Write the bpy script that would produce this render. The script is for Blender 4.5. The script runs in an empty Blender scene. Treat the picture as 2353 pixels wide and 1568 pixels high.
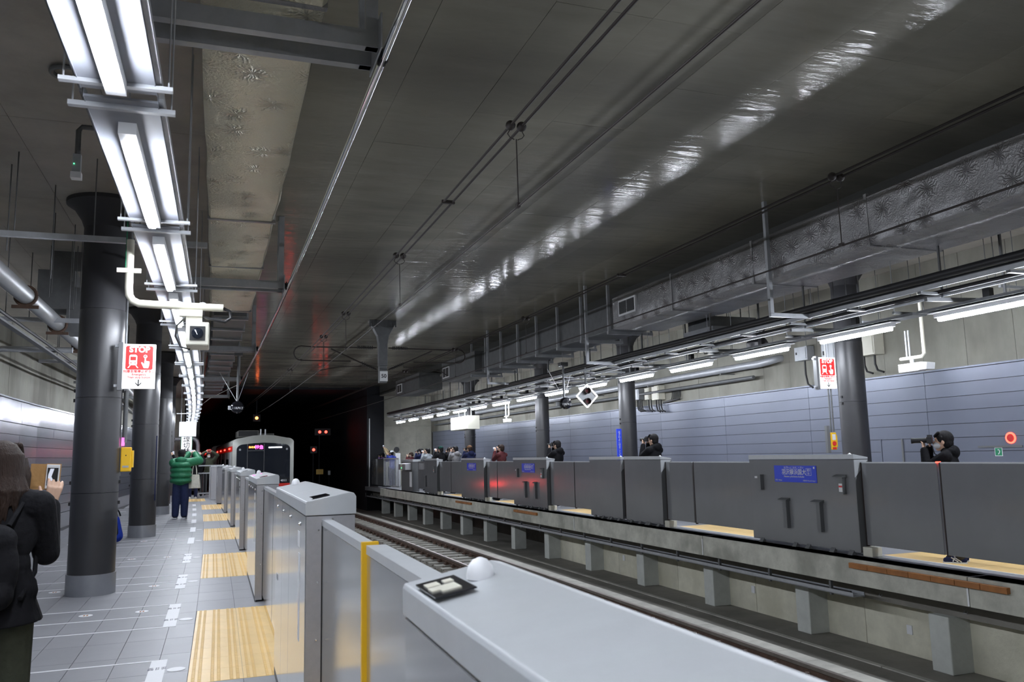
import bpy, math, random
from mathutils import Vector, Matrix, Euler
random.seed(7)
C = bpy.context.scene.collection
PI = math.pi
RAD = 819.87          # the platforms lie on a wide left-hand bend

# ------------------------------------------------------------------ camera, world, exposure
sc = bpy.context.scene
cd = bpy.data.cameras.new('camera'); cam = bpy.data.objects.new('camera', cd); C.objects.link(cam)
cd.sensor_width = 22.5; cd.lens = 1882.0 * 22.5 / 2353.0
cd.clip_start = 0.05; cd.clip_end = 400
cd.dof.use_dof = True; cd.dof.focus_distance = 14.0; cd.dof.aperture_fstop = 4.5
_pit, _rol, _yaw = map(math.radians, (7.84316, -1.32469, 19.23567))
_F = Vector((math.sin(_yaw) * math.cos(_pit), math.cos(_yaw) * math.cos(_pit), math.sin(_pit)))
_R = Vector((math.cos(_yaw), -math.sin(_yaw), 0)); _U = _R.cross(_F)
_R2 = math.cos(_rol) * _R + math.sin(_rol) * _U; _U2 = -math.sin(_rol) * _R + math.cos(_rol) * _U
cam.matrix_world = Matrix(((_R2.x, _U2.x, -_F.x, 0), (_R2.y, _U2.y, -_F.y, 0), (_R2.z, _U2.z, -_F.z, 1.55), (0, 0, 0, 1)))
sc.camera = cam
wd = bpy.data.worlds.new('world'); sc.world = wd; wd.use_nodes = True
wd.node_tree.nodes['Background'].inputs[0].default_value = (0.02, 0.022, 0.026, 1)
wd.node_tree.nodes['Background'].inputs[1].default_value = 0.05
sc.view_settings.view_transform = 'Standard'; sc.view_settings.look = 'None'
sc.view_settings.gamma = 1; sc.view_settings.use_curve_mapping = False
sc.view_settings.exposure = 1.16
LAMP = 62.0            # radiance of the strip lights
sc.cycles.use_denoising = True
sc.cycles.max_bounces = 6; sc.cycles.diffuse_bounces = 4; sc.cycles.glossy_bounces = 3; sc.cycles.use_adaptive_sampling = True; sc.cycles.adaptive_threshold = 0.02
sc.cycles.sample_clamp_indirect = 6.0; sc.cycles.sample_clamp_direct = 0
sc.cycles.caustics_reflective = False; sc.cycles.caustics_refractive = False

# ------------------------------------------------------------------ track coordinates
def T(s, u, z):
    a = s / RAD
    return Vector((-RAD + (RAD + u) * math.cos(a), (RAD + u) * math.sin(a), z))
WM = {}
def frame(s, u, z): return Matrix.Translation(T(s, u, z)) @ Matrix.Rotation(s / RAD, 4, 'Z')

# ------------------------------------------------------------------ materials
def mat(name, col, rough=0.5, metal=0.0, var=0.0, vscale=3.0, bump=0.0, bscale=20.0, emit=None, estr=0.0,
        spec=0.5, rvar=0.0, rnd=0.0, stretch=None, stain=None, sstr=0.0, sscale=0.8, alpha=1.0, trans=0.0):
    m = bpy.data.materials.new(name); m.use_nodes = True
    nt = m.node_tree; N = nt.nodes; L = nt.links; b = N['Principled BSDF']
    b.inputs['Base Color'].default_value = (*col, 1); b.inputs['Roughness'].default_value = rough
    b.inputs['Metallic'].default_value = metal; b.inputs['Specular IOR Level'].default_value = spec
    if trans: b.inputs['Transmission Weight'].default_value = trans
    if emit:
        b.inputs['Emission Color'].default_value = (*emit, 1); b.inputs['Emission Strength'].default_value = estr
    if var or bump or rvar or stain or rnd:
        tc = N.new('ShaderNodeTexCoord'); mp = N.new('ShaderNodeMapping')
        L.new(tc.outputs['Object'], mp.inputs[0])
        if stretch: mp.inputs['Scale'].default_value = stretch
        col_out = None
        if var or stain or rnd:
            n1 = N.new('ShaderNodeTexNoise'); n1.inputs['Scale'].default_value = vscale; n1.inputs['Detail'].default_value = 6
            n1.inputs['Roughness'].default_value = 0.65
            L.new(mp.outputs[0], n1.inputs['Vector'])
            mr = N.new('ShaderNodeMapRange'); mr.interpolation_type = 'SMOOTHSTEP'; mr.inputs[1].default_value = 0.22; mr.inputs[2].default_value = 0.78
            mr.inputs[3].default_value = 1 - var; mr.inputs[4].default_value = 1 + var
            L.new(n1.outputs[0], mr.inputs[0]); fac = mr.outputs[0]
            if rnd:
                oi = N.new('ShaderNodeObjectInfo'); m2 = N.new('ShaderNodeMapRange')
                m2.inputs[3].default_value = 1 - rnd; m2.inputs[4].default_value = 1 + rnd
                L.new(oi.outputs['Random'], m2.inputs[0])
                mm = N.new('ShaderNodeMath'); mm.operation = 'MULTIPLY'; L.new(fac, mm.inputs[0]); L.new(m2.outputs[0], mm.inputs[1]); fac = mm.outputs[0]
            vm = N.new('ShaderNodeVectorMath'); vm.operation = 'SCALE'; vm.inputs[0].default_value = col; L.new(fac, vm.inputs['Scale'])
            col_out = vm.outputs[0]
            if stain:
                n3 = N.new('ShaderNodeTexNoise'); n3.inputs['Scale'].default_value = sscale; n3.inputs['Detail'].default_value = 4
                L.new(mp.outputs[0], n3.inputs['Vector'])
                r3 = N.new('ShaderNodeMapRange'); r3.interpolation_type = 'SMOOTHSTEP'; r3.inputs[1].default_value = 0.48; r3.inputs[2].default_value = 0.68
                r3.inputs[3].default_value = 0; r3.inputs[4].default_value = sstr; L.new(n3.outputs[0], r3.inputs[0])
                mx = N.new('ShaderNodeMix'); mx.data_type = 'RGBA'; L.new(r3.outputs[0], mx.inputs['Factor'])
                L.new(col_out, mx.inputs['A']); mx.inputs['B'].default_value = (*stain, 1); col_out = mx.outputs['Result']
            L.new(col_out, b.inputs['Base Color'])
        if rvar:
            n4 = N.new('ShaderNodeTexNoise'); n4.inputs['Scale'].default_value = vscale * 1.7; n4.inputs['Detail'].default_value = 1.0; n4.inputs['Roughness'].default_value = 0.3; L.new(mp.outputs[0], n4.inputs['Vector'])
            r4 = N.new('ShaderNodeMapRange'); r4.interpolation_type = 'SMOOTHSTEP'; r4.inputs[1].default_value = 0.25; r4.inputs[2].default_value = 0.75
            r4.inputs[3].default_value = max(0.03, rough - rvar); r4.inputs[4].default_value = rough + rvar
            L.new(n4.outputs[0], r4.inputs[0]); L.new(r4.outputs[0], b.inputs['Roughness'])
        if bump:
            n2 = N.new('ShaderNodeTexNoise'); n2.inputs['Scale'].default_value = bscale; n2.inputs['Detail'].default_value = 3
            L.new(mp.outputs[0], n2.inputs['Vector'])
            bp = N.new('ShaderNodeBump'); bp.inputs['Strength'].default_value = bump; bp.inputs['Distance'].default_value = 0.02
            L.new(n2.outputs[0], bp.inputs['Height']); L.new(bp.outputs[0], b.inputs['Normal'])
    return m

M = {}
def DM(k, *a, **kw): M[k] = mat(k, *a, **kw)
DM('ceiling', (0.29, 0.275, 0.23), 0.13, var=0.2, vscale=0.7, rvar=0.05, bump=0.5, bscale=3.6, rnd=0.07, stretch=(0.45, 1.7, 1), spec=0.075, stain=(0.12, 0.115, 0.1), sstr=0.5, sscale=0.35)
DM('soffit', (0.34, 0.315, 0.275), 0.5, var=0.2, vscale=1.2, bump=0.15, bscale=6, rnd=0.05)
DM('endwall_lamplit', (0.5, 0.49, 0.42), 0.7, var=0.15, vscale=1.6, rnd=0.05, stain=(0.3, 0.29, 0.24), sstr=0.6, sscale=1.2)  # brighter copy of the concrete; light of the nearby lamps painted in
DM('concrete', (0.27, 0.264, 0.226), 0.75, var=0.16, vscale=1.6, bump=0.25, bscale=14, rnd=0.05, stain=(0.13, 0.122, 0.1), sstr=0.8, sscale=0.7, stretch=(1, 1, 0.45))
DM('beam', (0.5, 0.5, 0.44), 0.8, var=0.25, vscale=2.6, bump=0.3, bscale=18, rnd=0.04, stain=(0.27, 0.27, 0.23), sstr=0.7, sscale=1.6)
DM('pillar', (0.55, 0.57, 0.54), 0.7, var=0.12, vscale=3, bump=0.2, bscale=22, rnd=0.05)
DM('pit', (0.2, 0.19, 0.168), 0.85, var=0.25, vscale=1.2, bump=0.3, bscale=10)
DM('curb', (0.42, 0.41, 0.37), 0.8, var=0.2, vscale=3, bump=0.2, bscale=20, rnd=0.08)
DM('tunnel', (0.012, 0.013, 0.018), 0.7, var=0.3, vscale=0.8, bump=0.3, bscale=4)  # near-black base colour paints in the darkness of the unlit tunnel
DM('joint', (0.06, 0.06, 0.055), 0.8)
DM('tile', (0.245, 0.249, 0.265), 0.44, var=0.05, vscale=3, bump=0.03, bscale=50, rnd=0.05, spec=0.4)
DM('grout', (0.06, 0.06, 0.065), 0.7)
DM('yellow', (0.84, 0.58, 0.235), 0.42, var=0.05, vscale=5, rnd=0.04, bump=0.05, bscale=60)
DM('panel', (0.15, 0.165, 0.215), 0.34, metal=0.3, var=0.04, vscale=0.8, rnd=0.04)
DM('panell', (0.17, 0.18, 0.22), 0.2, metal=0.5, var=0.04, vscale=0.8, rnd=0.05)
DM('column', (0.036, 0.036, 0.039), 0.36, var=0.06, vscale=6, bump=0.05, bscale=160)
DM('coltop_shade', (0.03, 0.03, 0.034), 0.7)  # darker copy of the column colour, painting the shade above the lamp trays
DM('colbase', (0.3, 0.31, 0.335), 0.38, metal=0.4, var=0.06, vscale=6, bump=0.04, bscale=120)
DM('steel', (0.5, 0.51, 0.52), 0.15, metal=0.75, var=0.03, vscale=2, rnd=0.03)
DM('steelm', (0.42, 0.42, 0.44), 0.42, metal=0.5, var=0.05, vscale=30, bump=0.04, bscale=200)
DM('lid', (0.52, 0.54, 0.56), 0.38, metal=0.25, var=0.04, vscale=8, bump=0.03, bscale=160)
DM('gateback', (0.32, 0.325, 0.34), 0.13, metal=0.4, var=0.04, vscale=2, rnd=0.03)
DM('gateend', (0.14, 0.145, 0.15), 0.5)
DM('black', (0.012, 0.012, 0.014), 0.5)
DM('blackgloss', (0.01, 0.01, 0.014), 0.08)
DM('glass', (0.012, 0.016, 0.026), 0.03, spec=0.9)
DM('white', (0.75, 0.76, 0.78), 0.45)
DM('traywhite', (0.27, 0.285, 0.32), 0.5)
DM('lowwall', (0.66, 0.64, 0.52), 0.75, var=0.16, vscale=2, bump=0.25, bscale=14, rnd=0.08, stain=(0.5, 0.48, 0.36), sstr=0.5, sscale=1.2)
DM('whitecream', (0.68, 0.66, 0.56), 0.4)
DM('paint', (0.78, 0.79, 0.81), 0.5)
DM('galv', (0.42, 0.435, 0.46), 0.45, metal=0.4, var=0.12, vscale=6, bump=0.03, bscale=30)
DM('galvdark', (0.14, 0.145, 0.15), 0.5, metal=0.4, var=0.15, vscale=5)
DM('duct', (0.3, 0.31, 0.32), 0.4, metal=0.55, var=0.1, vscale=3)
DM('rubber', (0.03, 0.02, 0.018), 0.7)
DM('orange', (0.33, 0.13, 0.035), 0.65, var=0.2, vscale=5, rnd=0.1)
DM('rust', (0.08, 0.045, 0.03), 0.75, var=0.35, vscale=7, bump=0.2, bscale=40)
DM('railhead', (0.25, 0.22, 0.2), 0.35, metal=0.7, var=0.2, vscale=4)
DM('sleeper', (0.3, 0.29, 0.26), 0.8, var=0.2, vscale=4, bump=0.2, bscale=30, rnd=0.1)
DM('ballast', (0.2, 0.175, 0.15), 0.9, var=0.4, vscale=9, rnd=0.1)
DM('chrome', (0.8, 0.81, 0.82), 0.12, metal=0.95)
DM('wire', (0.02, 0.014, 0.012), 0.6)
DM('red', (0.7, 0.03, 0.03), 0.45)
DM('blue', (0.03, 0.07, 0.72), 0.35)
DM('bluel', (0.03, 0.03, 0.45), 0.4, emit=(0.12, 0.1, 0.9), estr=0.7)
DM('green', (0.02, 0.25, 0.12), 0.5)
DM('yellowbox', (0.85, 0.5, 0.02), 0.35)
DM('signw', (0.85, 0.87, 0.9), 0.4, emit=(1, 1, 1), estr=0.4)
DM('signr', (0.75, 0.03, 0.03), 0.4, emit=(1, 0.02, 0.02), estr=0.3)
DM('tube', (1, 1, 1), 0.4, emit=(0.86, 0.91, 1.0), estr=LAMP)
DM('redlamp', (1, 0.1, 0.05), 0.4, emit=(1, 0.03, 0.02), estr=5)
DM('taillamp', (1, 0.1, 0.05), 0.4, emit=(1, 0.02, 0.015), estr=14)
DM('orangelamp', (1, 0.2, 0.05), 0.4, emit=(1, 0.16, 0.03), estr=7)
DM('ledring', (1, 0.1, 0.05), 0.4, emit=(1, 0.05, 0.03), estr=3)
DM('magenta', (1, 0.1, 0.6), 0.4, emit=(1, 0.08, 0.5), estr=1.6)
DM('ledwhite', (1, 1, 1), 0.4, emit=(0.9, 0.95, 1), estr=4)
DM('ledgreen', (0.1, 1, 0.3), 0.4, emit=(0.1, 1, 0.35), estr=1.5)
DM('screen', (0.1, 0.1, 0.12), 0.3, emit=(0.75, 0.8, 0.95), estr=0.35)
DM('trainbody', (0.42, 0.43, 0.4), 0.38, metal=0.35, var=0.05, vscale=4)
DM('trainroof', (0.15, 0.15, 0.14), 0.6)
DM('trainred', (0.5, 0.02, 0.015), 0.3, emit=(1, 0.02, 0.01), estr=0.04)  # faint emission imitates light reflected by the red stripe
DM('skin', (0.62, 0.4, 0.29), 0.5, var=0.04, vscale=12)
DM('hairblack', (0.01, 0.009, 0.01), 0.6, spec=0.2, bump=0.5, bscale=60, stretch=(3, 3, 0.4))
DM('hairbrown', (0.025, 0.014, 0.01), 0.55, spec=0.25, bump=0.6, bscale=60, var=0.3, vscale=14, stretch=(3, 3, 0.4))
DM('mask', (0.7, 0.72, 0.75), 0.7)
for k, c in dict(coatblack=(0.009, 0.009, 0.011), navy=(0.015, 0.02, 0.06), puffgreen=(0.012, 0.14, 0.062), denim=(0.02, 0.028, 0.075), grey=(0.22, 0.22, 0.23),
                 lightgrey=(0.36, 0.39, 0.42), maroon=(0.09, 0.025, 0.028), olive=(0.06, 0.065, 0.045), royal=(0.04, 0.06, 0.3), tan=(0.42, 0.33, 0.2), camo=(0.13, 0.12, 0.08),
                 cream=(0.72, 0.7, 0.62), purple=(0.1, 0.06, 0.14), capgreen=(0.01, 0.05, 0.04), capbrown=(0.16, 0.09, 0.05), capwhite=(0.6, 0.62, 0.68), leather=(0.42, 0.24, 0.1),
                 shoewhite=(0.65, 0.68, 0.72), bluebag=(0.01, 0.03, 0.25)).items():
    DM(k, c, 0.85 if k != 'puffgreen' else 0.55, spec=0.15 if k != 'puffgreen' else 0.4, var=0.15, vscale=14, bump=0.35, bscale=25)
def foil(name, base, bs, ax, metal, sc_=2.7, st=0.38, rd=0.2):
    # quilted foil: creases radiate from every fixing pin, with fine crumpling over the whole skin
    m = mat(name, base, 0.3, metal=metal); nt = m.node_tree; N = nt.nodes; L = nt.links; b = N['Principled BSDF']
    def math_(op, a, c=None):
        q = N.new('ShaderNodeMath'); q.operation = op
        for i, v in enumerate((a, c)):
            if v is None: continue
            if isinstance(v, (int, float)): q.inputs[i].default_value = v
            else: L.new(v, q.inputs[i])
        return q.outputs[0]
    tc = N.new('ShaderNodeTexCoord'); sp = N.new('ShaderNodeSeparateXYZ'); L.new(tc.outputs['Object'], sp.inputs[0])
    cb = N.new('ShaderNodeCombineXYZ'); L.new(sp.outputs['Y'], cb.inputs[0]); L.new(sp.outputs[ax], cb.inputs[1])
    v = N.new('ShaderNodeTexVoronoi'); v.voronoi_dimensions = '2D'; v.inputs['Scale'].default_value = sc_; v.inputs['Randomness'].default_value = 0.7; L.new(cb.outputs[0], v.inputs['Vector'])
    # the position output is in scaled space already divided back
    df = N.new('ShaderNodeVectorMath'); df.operation = 'SUBTRACT'; L.new(cb.outputs[0], df.inputs[0]); L.new(v.outputs['Position'], df.inputs[1])
    s2 = N.new('ShaderNodeSeparateXYZ'); L.new(df.outputs[0], s2.inputs[0])
    ang = math_('ARCTAN2', s2.outputs['X'], s2.outputs['Y'])
    n = N.new('ShaderNodeTexNoise'); n.inputs['Scale'].default_value = 9; n.inputs['Detail'].default_value = 3; L.new(tc.outputs['Object'], n.inputs['Vector'])
    ph = math_('ADD', math_('MULTIPLY', ang, 7.0), math_('MULTIPLY', n.outputs[0], 14.0))
    rid = math_('POWER', math_('ABSOLUTE', math_('SINE', ph)), 3.0)
    mr = N.new('ShaderNodeMapRange'); mr.inputs[1].default_value = 0.02; mr.inputs[2].default_value = 0.42; mr.inputs[3].default_value = 1.0; mr.inputs[4].default_value = 0.0
    L.new(v.outputs['Distance'], mr.inputs[0])
    star = math_('MULTIPLY', rid, mr.outputs[0])
    rn = N.new('ShaderNodeTexNoise'); rn.noise_type = 'RIDGED_MULTIFRACTAL'; rn.inputs['Scale'].default_value = 4.5; rn.inputs['Detail'].default_value = 3; L.new(tc.outputs['Object'], rn.inputs['Vector'])
    dim = math_('MULTIPLY', rn.outputs[0], rd)
    n5 = N.new('ShaderNodeTexNoise'); n5.inputs['Scale'].default_value = 26; n5.inputs['Detail'].default_value = 4; n5.inputs['Distortion'].default_value = 1.5; L.new(tc.outputs['Object'], n5.inputs['Vector'])
    h = math_('ADD', math_('ADD', math_('MULTIPLY', star, st), dim), math_('MULTIPLY', n5.outputs[0], 0.14))
    bp = N.new('ShaderNodeBump'); bp.inputs['Strength'].default_value = bs; bp.inputs['Distance'].default_value = 0.07
    L.new(h, bp.inputs['Height']); L.new(bp.outputs[0], b.inputs['Normal'])
    return m
M['foil'] = foil('foil', (0.36, 0.36, 0.37), 0.9, 'Z', 0.6, 2.2, 0.26, 0.3)
M['foilw'] = foil('foilw', (0.9, 0.86, 0.68), 1.0, 'X', 0.45, 2.4)

# ------------------------------------------------------------------ mesh builder
class MB:
    def __init__(s): s.v = []; s.f = []; s.sm = []
    def add(s, vs, fs, smooth=False):
        o = len(s.v); s.v.extend([tuple(p) for p in vs]); s.f.extend([tuple(i + o for i in f) for f in fs]); s.sm.extend([smooth] * len(fs)); return s
    def hexa(s, p): return s.add(p, [(0, 3, 2, 1), (4, 5, 6, 7), (0, 1, 5, 4), (1, 2, 6, 5), (2, 3, 7, 6), (3, 0, 4, 7)])
    def box(s, x0, x1, y0, y1, z0, z1):
        return s.hexa([(x0, y0, z0), (x1, y0, z0), (x1, y1, z0), (x0, y1, z0), (x0, y0, z1), (x1, y0, z1), (x1, y1, z1), (x0, y1, z1)])
    def bar(s, p, q, w, h=None):      # square bar between two points
        h = h or w; p = Vector(p); q = Vector(q); d = (q - p).normalized()
        up = Vector((0, 0, 1)) if abs(d.z) < 0.9 else Vector((0, 1, 0))
        a = d.cross(up).normalized() * w / 2; b = a.cross(d).normalized() * h / 2
        return s.hexa([p - a - b, p + a - b, q + a - b, q - a - b, p - a + b, p + a + b, q + a + b, q - a + b])
    def tube(s, pts, r, n=8, r2=None, caps=True):
        pts = [Vector(p) for p in pts]; k = len(pts); rs = r if isinstance(r, (list, tuple)) else [r + (0 if r2 is None else (r2 - r) * i / max(1, k - 1)) for i in range(k)]
        vs = []; prev = None
        for i, p in enumerate(pts):
            d = (pts[min(i + 1, k - 1)] - pts[max(i - 1, 0)])
            if d.length < 1e-9: d = Vector((0, 0, 1))
            d.normalize()
            if prev is None:
                up = Vector((0, 0, 1)) if abs(d.z) < 0.9 else Vector((1, 0, 0)); a = d.cross(up).normalized()
            else: a = (prev - d * prev.dot(d)).normalized()
            prev = a; b = d.cross(a)
            for j in range(n):
                t = 2 * PI * j / n; vs.append(p + (a * math.cos(t) + b * math.sin(t)) * rs[i])
        fs = [(i * n + j, i * n + (j + 1) % n, (i + 1) * n + (j + 1) % n, (i + 1) * n + j) for i in range(k - 1) for j in range(n)]
        s.add(vs, fs, True)
        if caps:
            o = len(s.v) - len(vs); s.f.append(tuple(o + j for j in reversed(range(n)))); s.f.append(tuple(o + (k - 1) * n + j for j in range(n))); s.sm += [False, False]
        return s
    def cyl(s, p, q, r, n=12): return s.tube([p, q], r, n)
    def sph(s, c, r, n=10, m=7):
        c = Vector(c); rx, ry, rz = (r, r, r) if not isinstance(r, (tuple, list)) else r
        vs = [c + Vector((0, 0, -rz))]
        for i in range(1, m):
            t = -PI / 2 + PI * i / m
            for j in range(n):
                a = 2 * PI * j / n; vs.append(c + Vector((rx * math.cos(t) * math.cos(a), ry * math.cos(t) * math.sin(a), rz * math.sin(t))))
        vs.append(c + Vector((0, 0, rz))); fs = []
        for j in range(n): fs.append((0, 1 + (j + 1) % n, 1 + j))
        for i in range(m - 2):
            for j in range(n): fs.append((1 + i * n + j, 1 + i * n + (j + 1) % n, 1 + (i + 1) * n + (j + 1) % n, 1 + (i + 1) * n + j))
        e = len(vs) - 1; o = 1 + (m - 2) * n
        for j in range(n): fs.append((o + j, o + (j + 1) % n, e))
        return s.add(vs, fs, True)
    def cap(s, p, q, r1, r2, n=12):   # capsule with different end radii
        p = Vector(p); q = Vector(q); d = q - p; l = d.length or 1e-6; d.normalize()
        pts = []; rs = []
        for i in range(5):
            t = PI / 2 * i / 4; pts.append(p - d * r1 * math.cos(t)); rs.append(max(1e-4, r1 * math.sin(t)))
        for i in range(5):
            t = PI / 2 * i / 4; pts.append(q + d * r2 * math.sin(t)); rs.append(max(1e-4, r2 * math.cos(t)))
        return s.tube(pts, rs, n)
    def lathe(s, prof, n=24, c=(0, 0, 0), smooth=True):
        vs = [(c[0] + r * math.cos(2 * PI * j / n), c[1] + r * math.sin(2 * PI * j / n), c[2] + z) for r, z in prof for j in range(n)]
        fs = [(i * n + j, i * n + (j + 1) % n, (i + 1) * n + (j + 1) % n, (i + 1) * n + j) for i in range(len(prof) - 1) for j in range(n)]
        s.add(vs, fs, smooth); o = len(s.v) - len(vs)
        s.f.append(tuple(o + j for j in reversed(range(n)))); s.f.append(tuple(o + (len(prof) - 1) * n + j for j in range(n))); s.sm += [False, False]
        return s
    def prism(s, poly, a, b, ax='x'):  # poly in the two other axes
        n = len(poly)
        def P(p, t): return {'x': (t, p[0], p[1]), 'y': (p[0], t, p[1]), 'z': (p[0], p[1], t)}[ax]
        vs = [P(p, a) for p in poly] + [P(p, b) for p in poly]
        fs = [tuple(range(n)), tuple(range(2 * n - 1, n - 1, -1))] + [(i, i + n, (i + 1) % n + n, (i + 1) % n) for i in range(n)]
        return s.add(vs, fs)
    # in track coordinates (world space)
    def tb(s, s0, s1, u0, u1, z0, z1, ds=4.0):
        k = max(1, int(math.ceil((s1 - s0) / ds)))
        ss = [s0 + (s1 - s0) * i / k for i in range(k + 1)]
        f0 = u0 if callable(u0) else (lambda q: u0); f1 = u1 if callable(u1) else (lambda q: u1)
        vs = []
        for q in ss: vs += [T(q, f0(q), z0), T(q, f1(q), z0), T(q, f1(q), z1), T(q, f0(q), z1)]
        fs = []
        for i in range(k):
            o = 4 * i; fs += [(o + j, o + (j + 1) % 4, o + 4 + (j + 1) % 4, o + 4 + j) for j in range(4)]
        fs += [(3, 2, 1, 0), (4 * k, 4 * k + 1, 4 * k + 2, 4 * k + 3)]
        return s.add(vs, fs)
    def ttube(s, s0, s1, u, z, r, n=8, ds=3.0):
        k = max(1, int((s1 - s0) / ds)); fu = u if callable(u) else (lambda q: u); fz = z if callable(z) else (lambda q: z)
        return s.tube([T(s0 + (s1 - s0) * i / k, fu(s0 + (s1 - s0) * i / k), fz(s0 + (s1 - s0) * i / k)) for i in range(k + 1)], r, n)
    def xf(s, m): s.v = [tuple(m @ Vector(p)) for p in s.v]; return s
    def mesh(s, name, smooth_angle=40):
        me = bpy.data.meshes.new(name); me.from_pydata(s.v, [], s.f)
        if any(s.sm):
            me.polygons.foreach_set('use_smooth', s.sm)
            me.set_sharp_from_angle(angle=math.radians(smooth_angle))
        me.validate(); return me
    def build(s, name, m, parent=None, world=False, bevel=0.0, kind=None, label=None):
        if world and parent is not None: s.xf(WM[parent].inverted())
        me = s.mesh(name); me.materials.append(M[m] if isinstance(m, str) else m)
        o = bpy.data.objects.new(name, me); C.objects.link(o)
        if parent is not None: o.parent = parent; WM[o] = WM[parent]
        else: WM[o] = Matrix.Identity(4)
        if bevel:
            b = o.modifiers.new('bevel', 'BEVEL'); b.width = bevel; b.segments = 2; b.limit_method = 'ANGLE'
        if kind: o['kind'] = kind
        if label: o['label'] = label
        return o

def thing(name, label, cat, s=0, u=0, z=0, group=None, rz=0.0, kind=None):
    o = bpy.data.objects.new(name, None); C.objects.link(o); o.empty_display_size = 0.2
    m = frame(s, u, z) @ Matrix.Rotation(rz, 4, 'Z'); o.matrix_world = m; WM[o] = m
    o.location = m.to_translation(); o.rotation_euler = m.to_euler()
    o['label'] = label
    if cat: o['category'] = cat
    if group: o['group'] = group
    if kind: o['kind'] = kind
    return o
def struct(name, label, s=0, u=0, z=0):
    o = thing(name, label, None, s, u, z); o['kind'] = 'structure'; return o
def tag(o, label, cat, group=None):
    o['label'] = label; o['category'] = cat
    if group: o['group'] = group
    return o
def dup(root, s, u, z, label, rz=0.0, group=None):
    r = root.copy(); C.objects.link(r); m = frame(s, u, z) @ Matrix.Rotation(rz, 4, 'Z'); WM[r] = m
    r.location = m.to_translation(); r.rotation_euler = m.to_euler(); r['label'] = label
    if group: r['group'] = group
    for ch in list(root.children):
        c = ch.copy(); C.objects.link(c); c.parent = r; WM[c] = m
        for g in ch.children: d = g.copy(); C.objects.link(d); d.parent = c; WM[d] = m
    return r
ORD = ['nearest', 'second', 'third', 'fourth', 'fifth', 'sixth', 'seventh', 'eighth', 'ninth', 'tenth', 'eleventh', 'twelfth', 'thirteenth', 'fourteenth', 'fifteenth',
       'sixteenth', 'seventeenth', 'eighteenth', 'nineteenth', 'twentieth', 'twenty-first', 'twenty-second']
def place(mb, s, u, z): return mb.xf(frame(s, u, z))
_font = {}
def text(body, size, m, parent, loc, rot, name='lettering', ext=0.0012, align='CENTER', squash=1.0, bold=0.0):
    cu = bpy.data.curves.new('t', 'FONT'); cu.body = body; cu.size = size; cu.align_x = align; cu.align_y = 'CENTER'; cu.extrude = ext
    cu.offset = bold; cu.resolution_u = 3; cu.space_line = 0.95
    t = bpy.data.objects.new('t', cu); C.objects.link(t)
    dg = bpy.context.evaluated_depsgraph_get(); me = bpy.data.meshes.new_from_object(t.evaluated_get(dg))
    bpy.data.objects.remove(t); bpy.data.curves.remove(cu)
    me.transform(Matrix.Translation(Vector(loc)) @ Euler(rot).to_matrix().to_4x4() @ Matrix.Diagonal((squash, 1, 1, 1)))
    me.materials.clear(); me.materials.append(M[m]); me.name = name
    o = bpy.data.objects.new(name, me); C.objects.link(o); o.parent = parent; WM[o] = WM[parent]
    return o
FRONT = (PI / 2, 0, 0)            # faces back along the platform, towards the camera
LEFTF = (PI / 2, 0, -PI / 2)      # faces across the tracks

# ================================================================== THE SETTING
def WL(s):                                    # the left wall swings away from the track towards the camera
    pts = [(-15, -3.8), (17, -3.75), (20, -3.68), (24, -3.43), (28, -3.15), (34.3, -2.72), (40, -2.35), (60, -1.6)]
    for (a, x), (b, y) in zip(pts, pts[1:]):
        if s <= b: return x + (y - x) * (max(s, a) - a) / (b - a)
    return pts[-1][1]
S0 = -9.0; WR = 12.0; ZC = 5.4; ZS = 4.85
# --- platform floors
fl = struct('floor', 'grey tiled platform floor beside the left gates')
MB().tb(S0, 46.5, lambda q: WL(q) - 0.3, 0.56, -0.25, -0.008, 2.0).build('floor_slab', 'grout', fl, world=True)
MB().tb(S0, 41.0, 0.56, 0.75, -0.25, 0.0).build('edge_channel', 'galv', fl, world=True)
sl = MB()
for i in range(60):
    s = 2 + i * 0.64; sl.tb(s, s + 0.42, 0.66, 0.705, 0.0, 0.003)
sl.build('channel_slots', 'black', fl, world=True, kind='stuff')
cols = [(-0.43 - 0.32 * i - 0.316, -0.43 - 0.32 * i) for i in range(11)]
blocks = [(0.95, 3.9)] + [(6.45 + 5.53 * i, 9.44 + 5.53 * i) for i in range(5)]
def in_block(a, b): return any(a < y - 0.05 and b > x + 0.05 for x, y in blocks)
tiles = []
for ci, (u0, u1) in enumerate(cols):
    for i in range(-14, 72):
        a = 8.13 + (i - 12) * 0.64; b = a + 0.636
        if u0 < WL(a) - 0.05: continue
        tiles.append((a, b, u0, u1))
for i in range(-14, 72):
    a = 8.13 + (i - 12) * 0.64; tiles.append((a, a + 0.636, -0.426, -0.204))
gaps = []; e = S0
for x, y in blocks: gaps.append((e, x)); e = y + 0.004
gaps.append((e, 41.0))
for x, y in gaps:
    k = max(1, int(round((y - x) / 0.64)))
    for i in range(k):
        for u0, u1 in ((-0.2, 0.176), (0.18, 0.556)): tiles.append((x + (y - x) * i / k, x + (y - x) * (i + 1) / k - 0.004, u0, u1))
tiles.append((41, 46.4, -0.42, 0.1))
vis = sorted([t for t in tiles if t[0] > 4.2], key=lambda t: t[0] + abs(t[2] + 0.5) * 1.5)[:300]
vs_ = set(vis)
for t in vis: MB().tb(t[0], t[1], t[2], t[3], -0.012, 0.0).build('floor_tile', 'tile', fl, world=True)
rest = MB()
for t in tiles:
    if t not in vs_: rest.tb(t[0], t[1], t[2], t[3], -0.012, 0.0)
rest.build('far_floor_tiles', 'tile', fl, world=True, kind='stuff')
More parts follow.
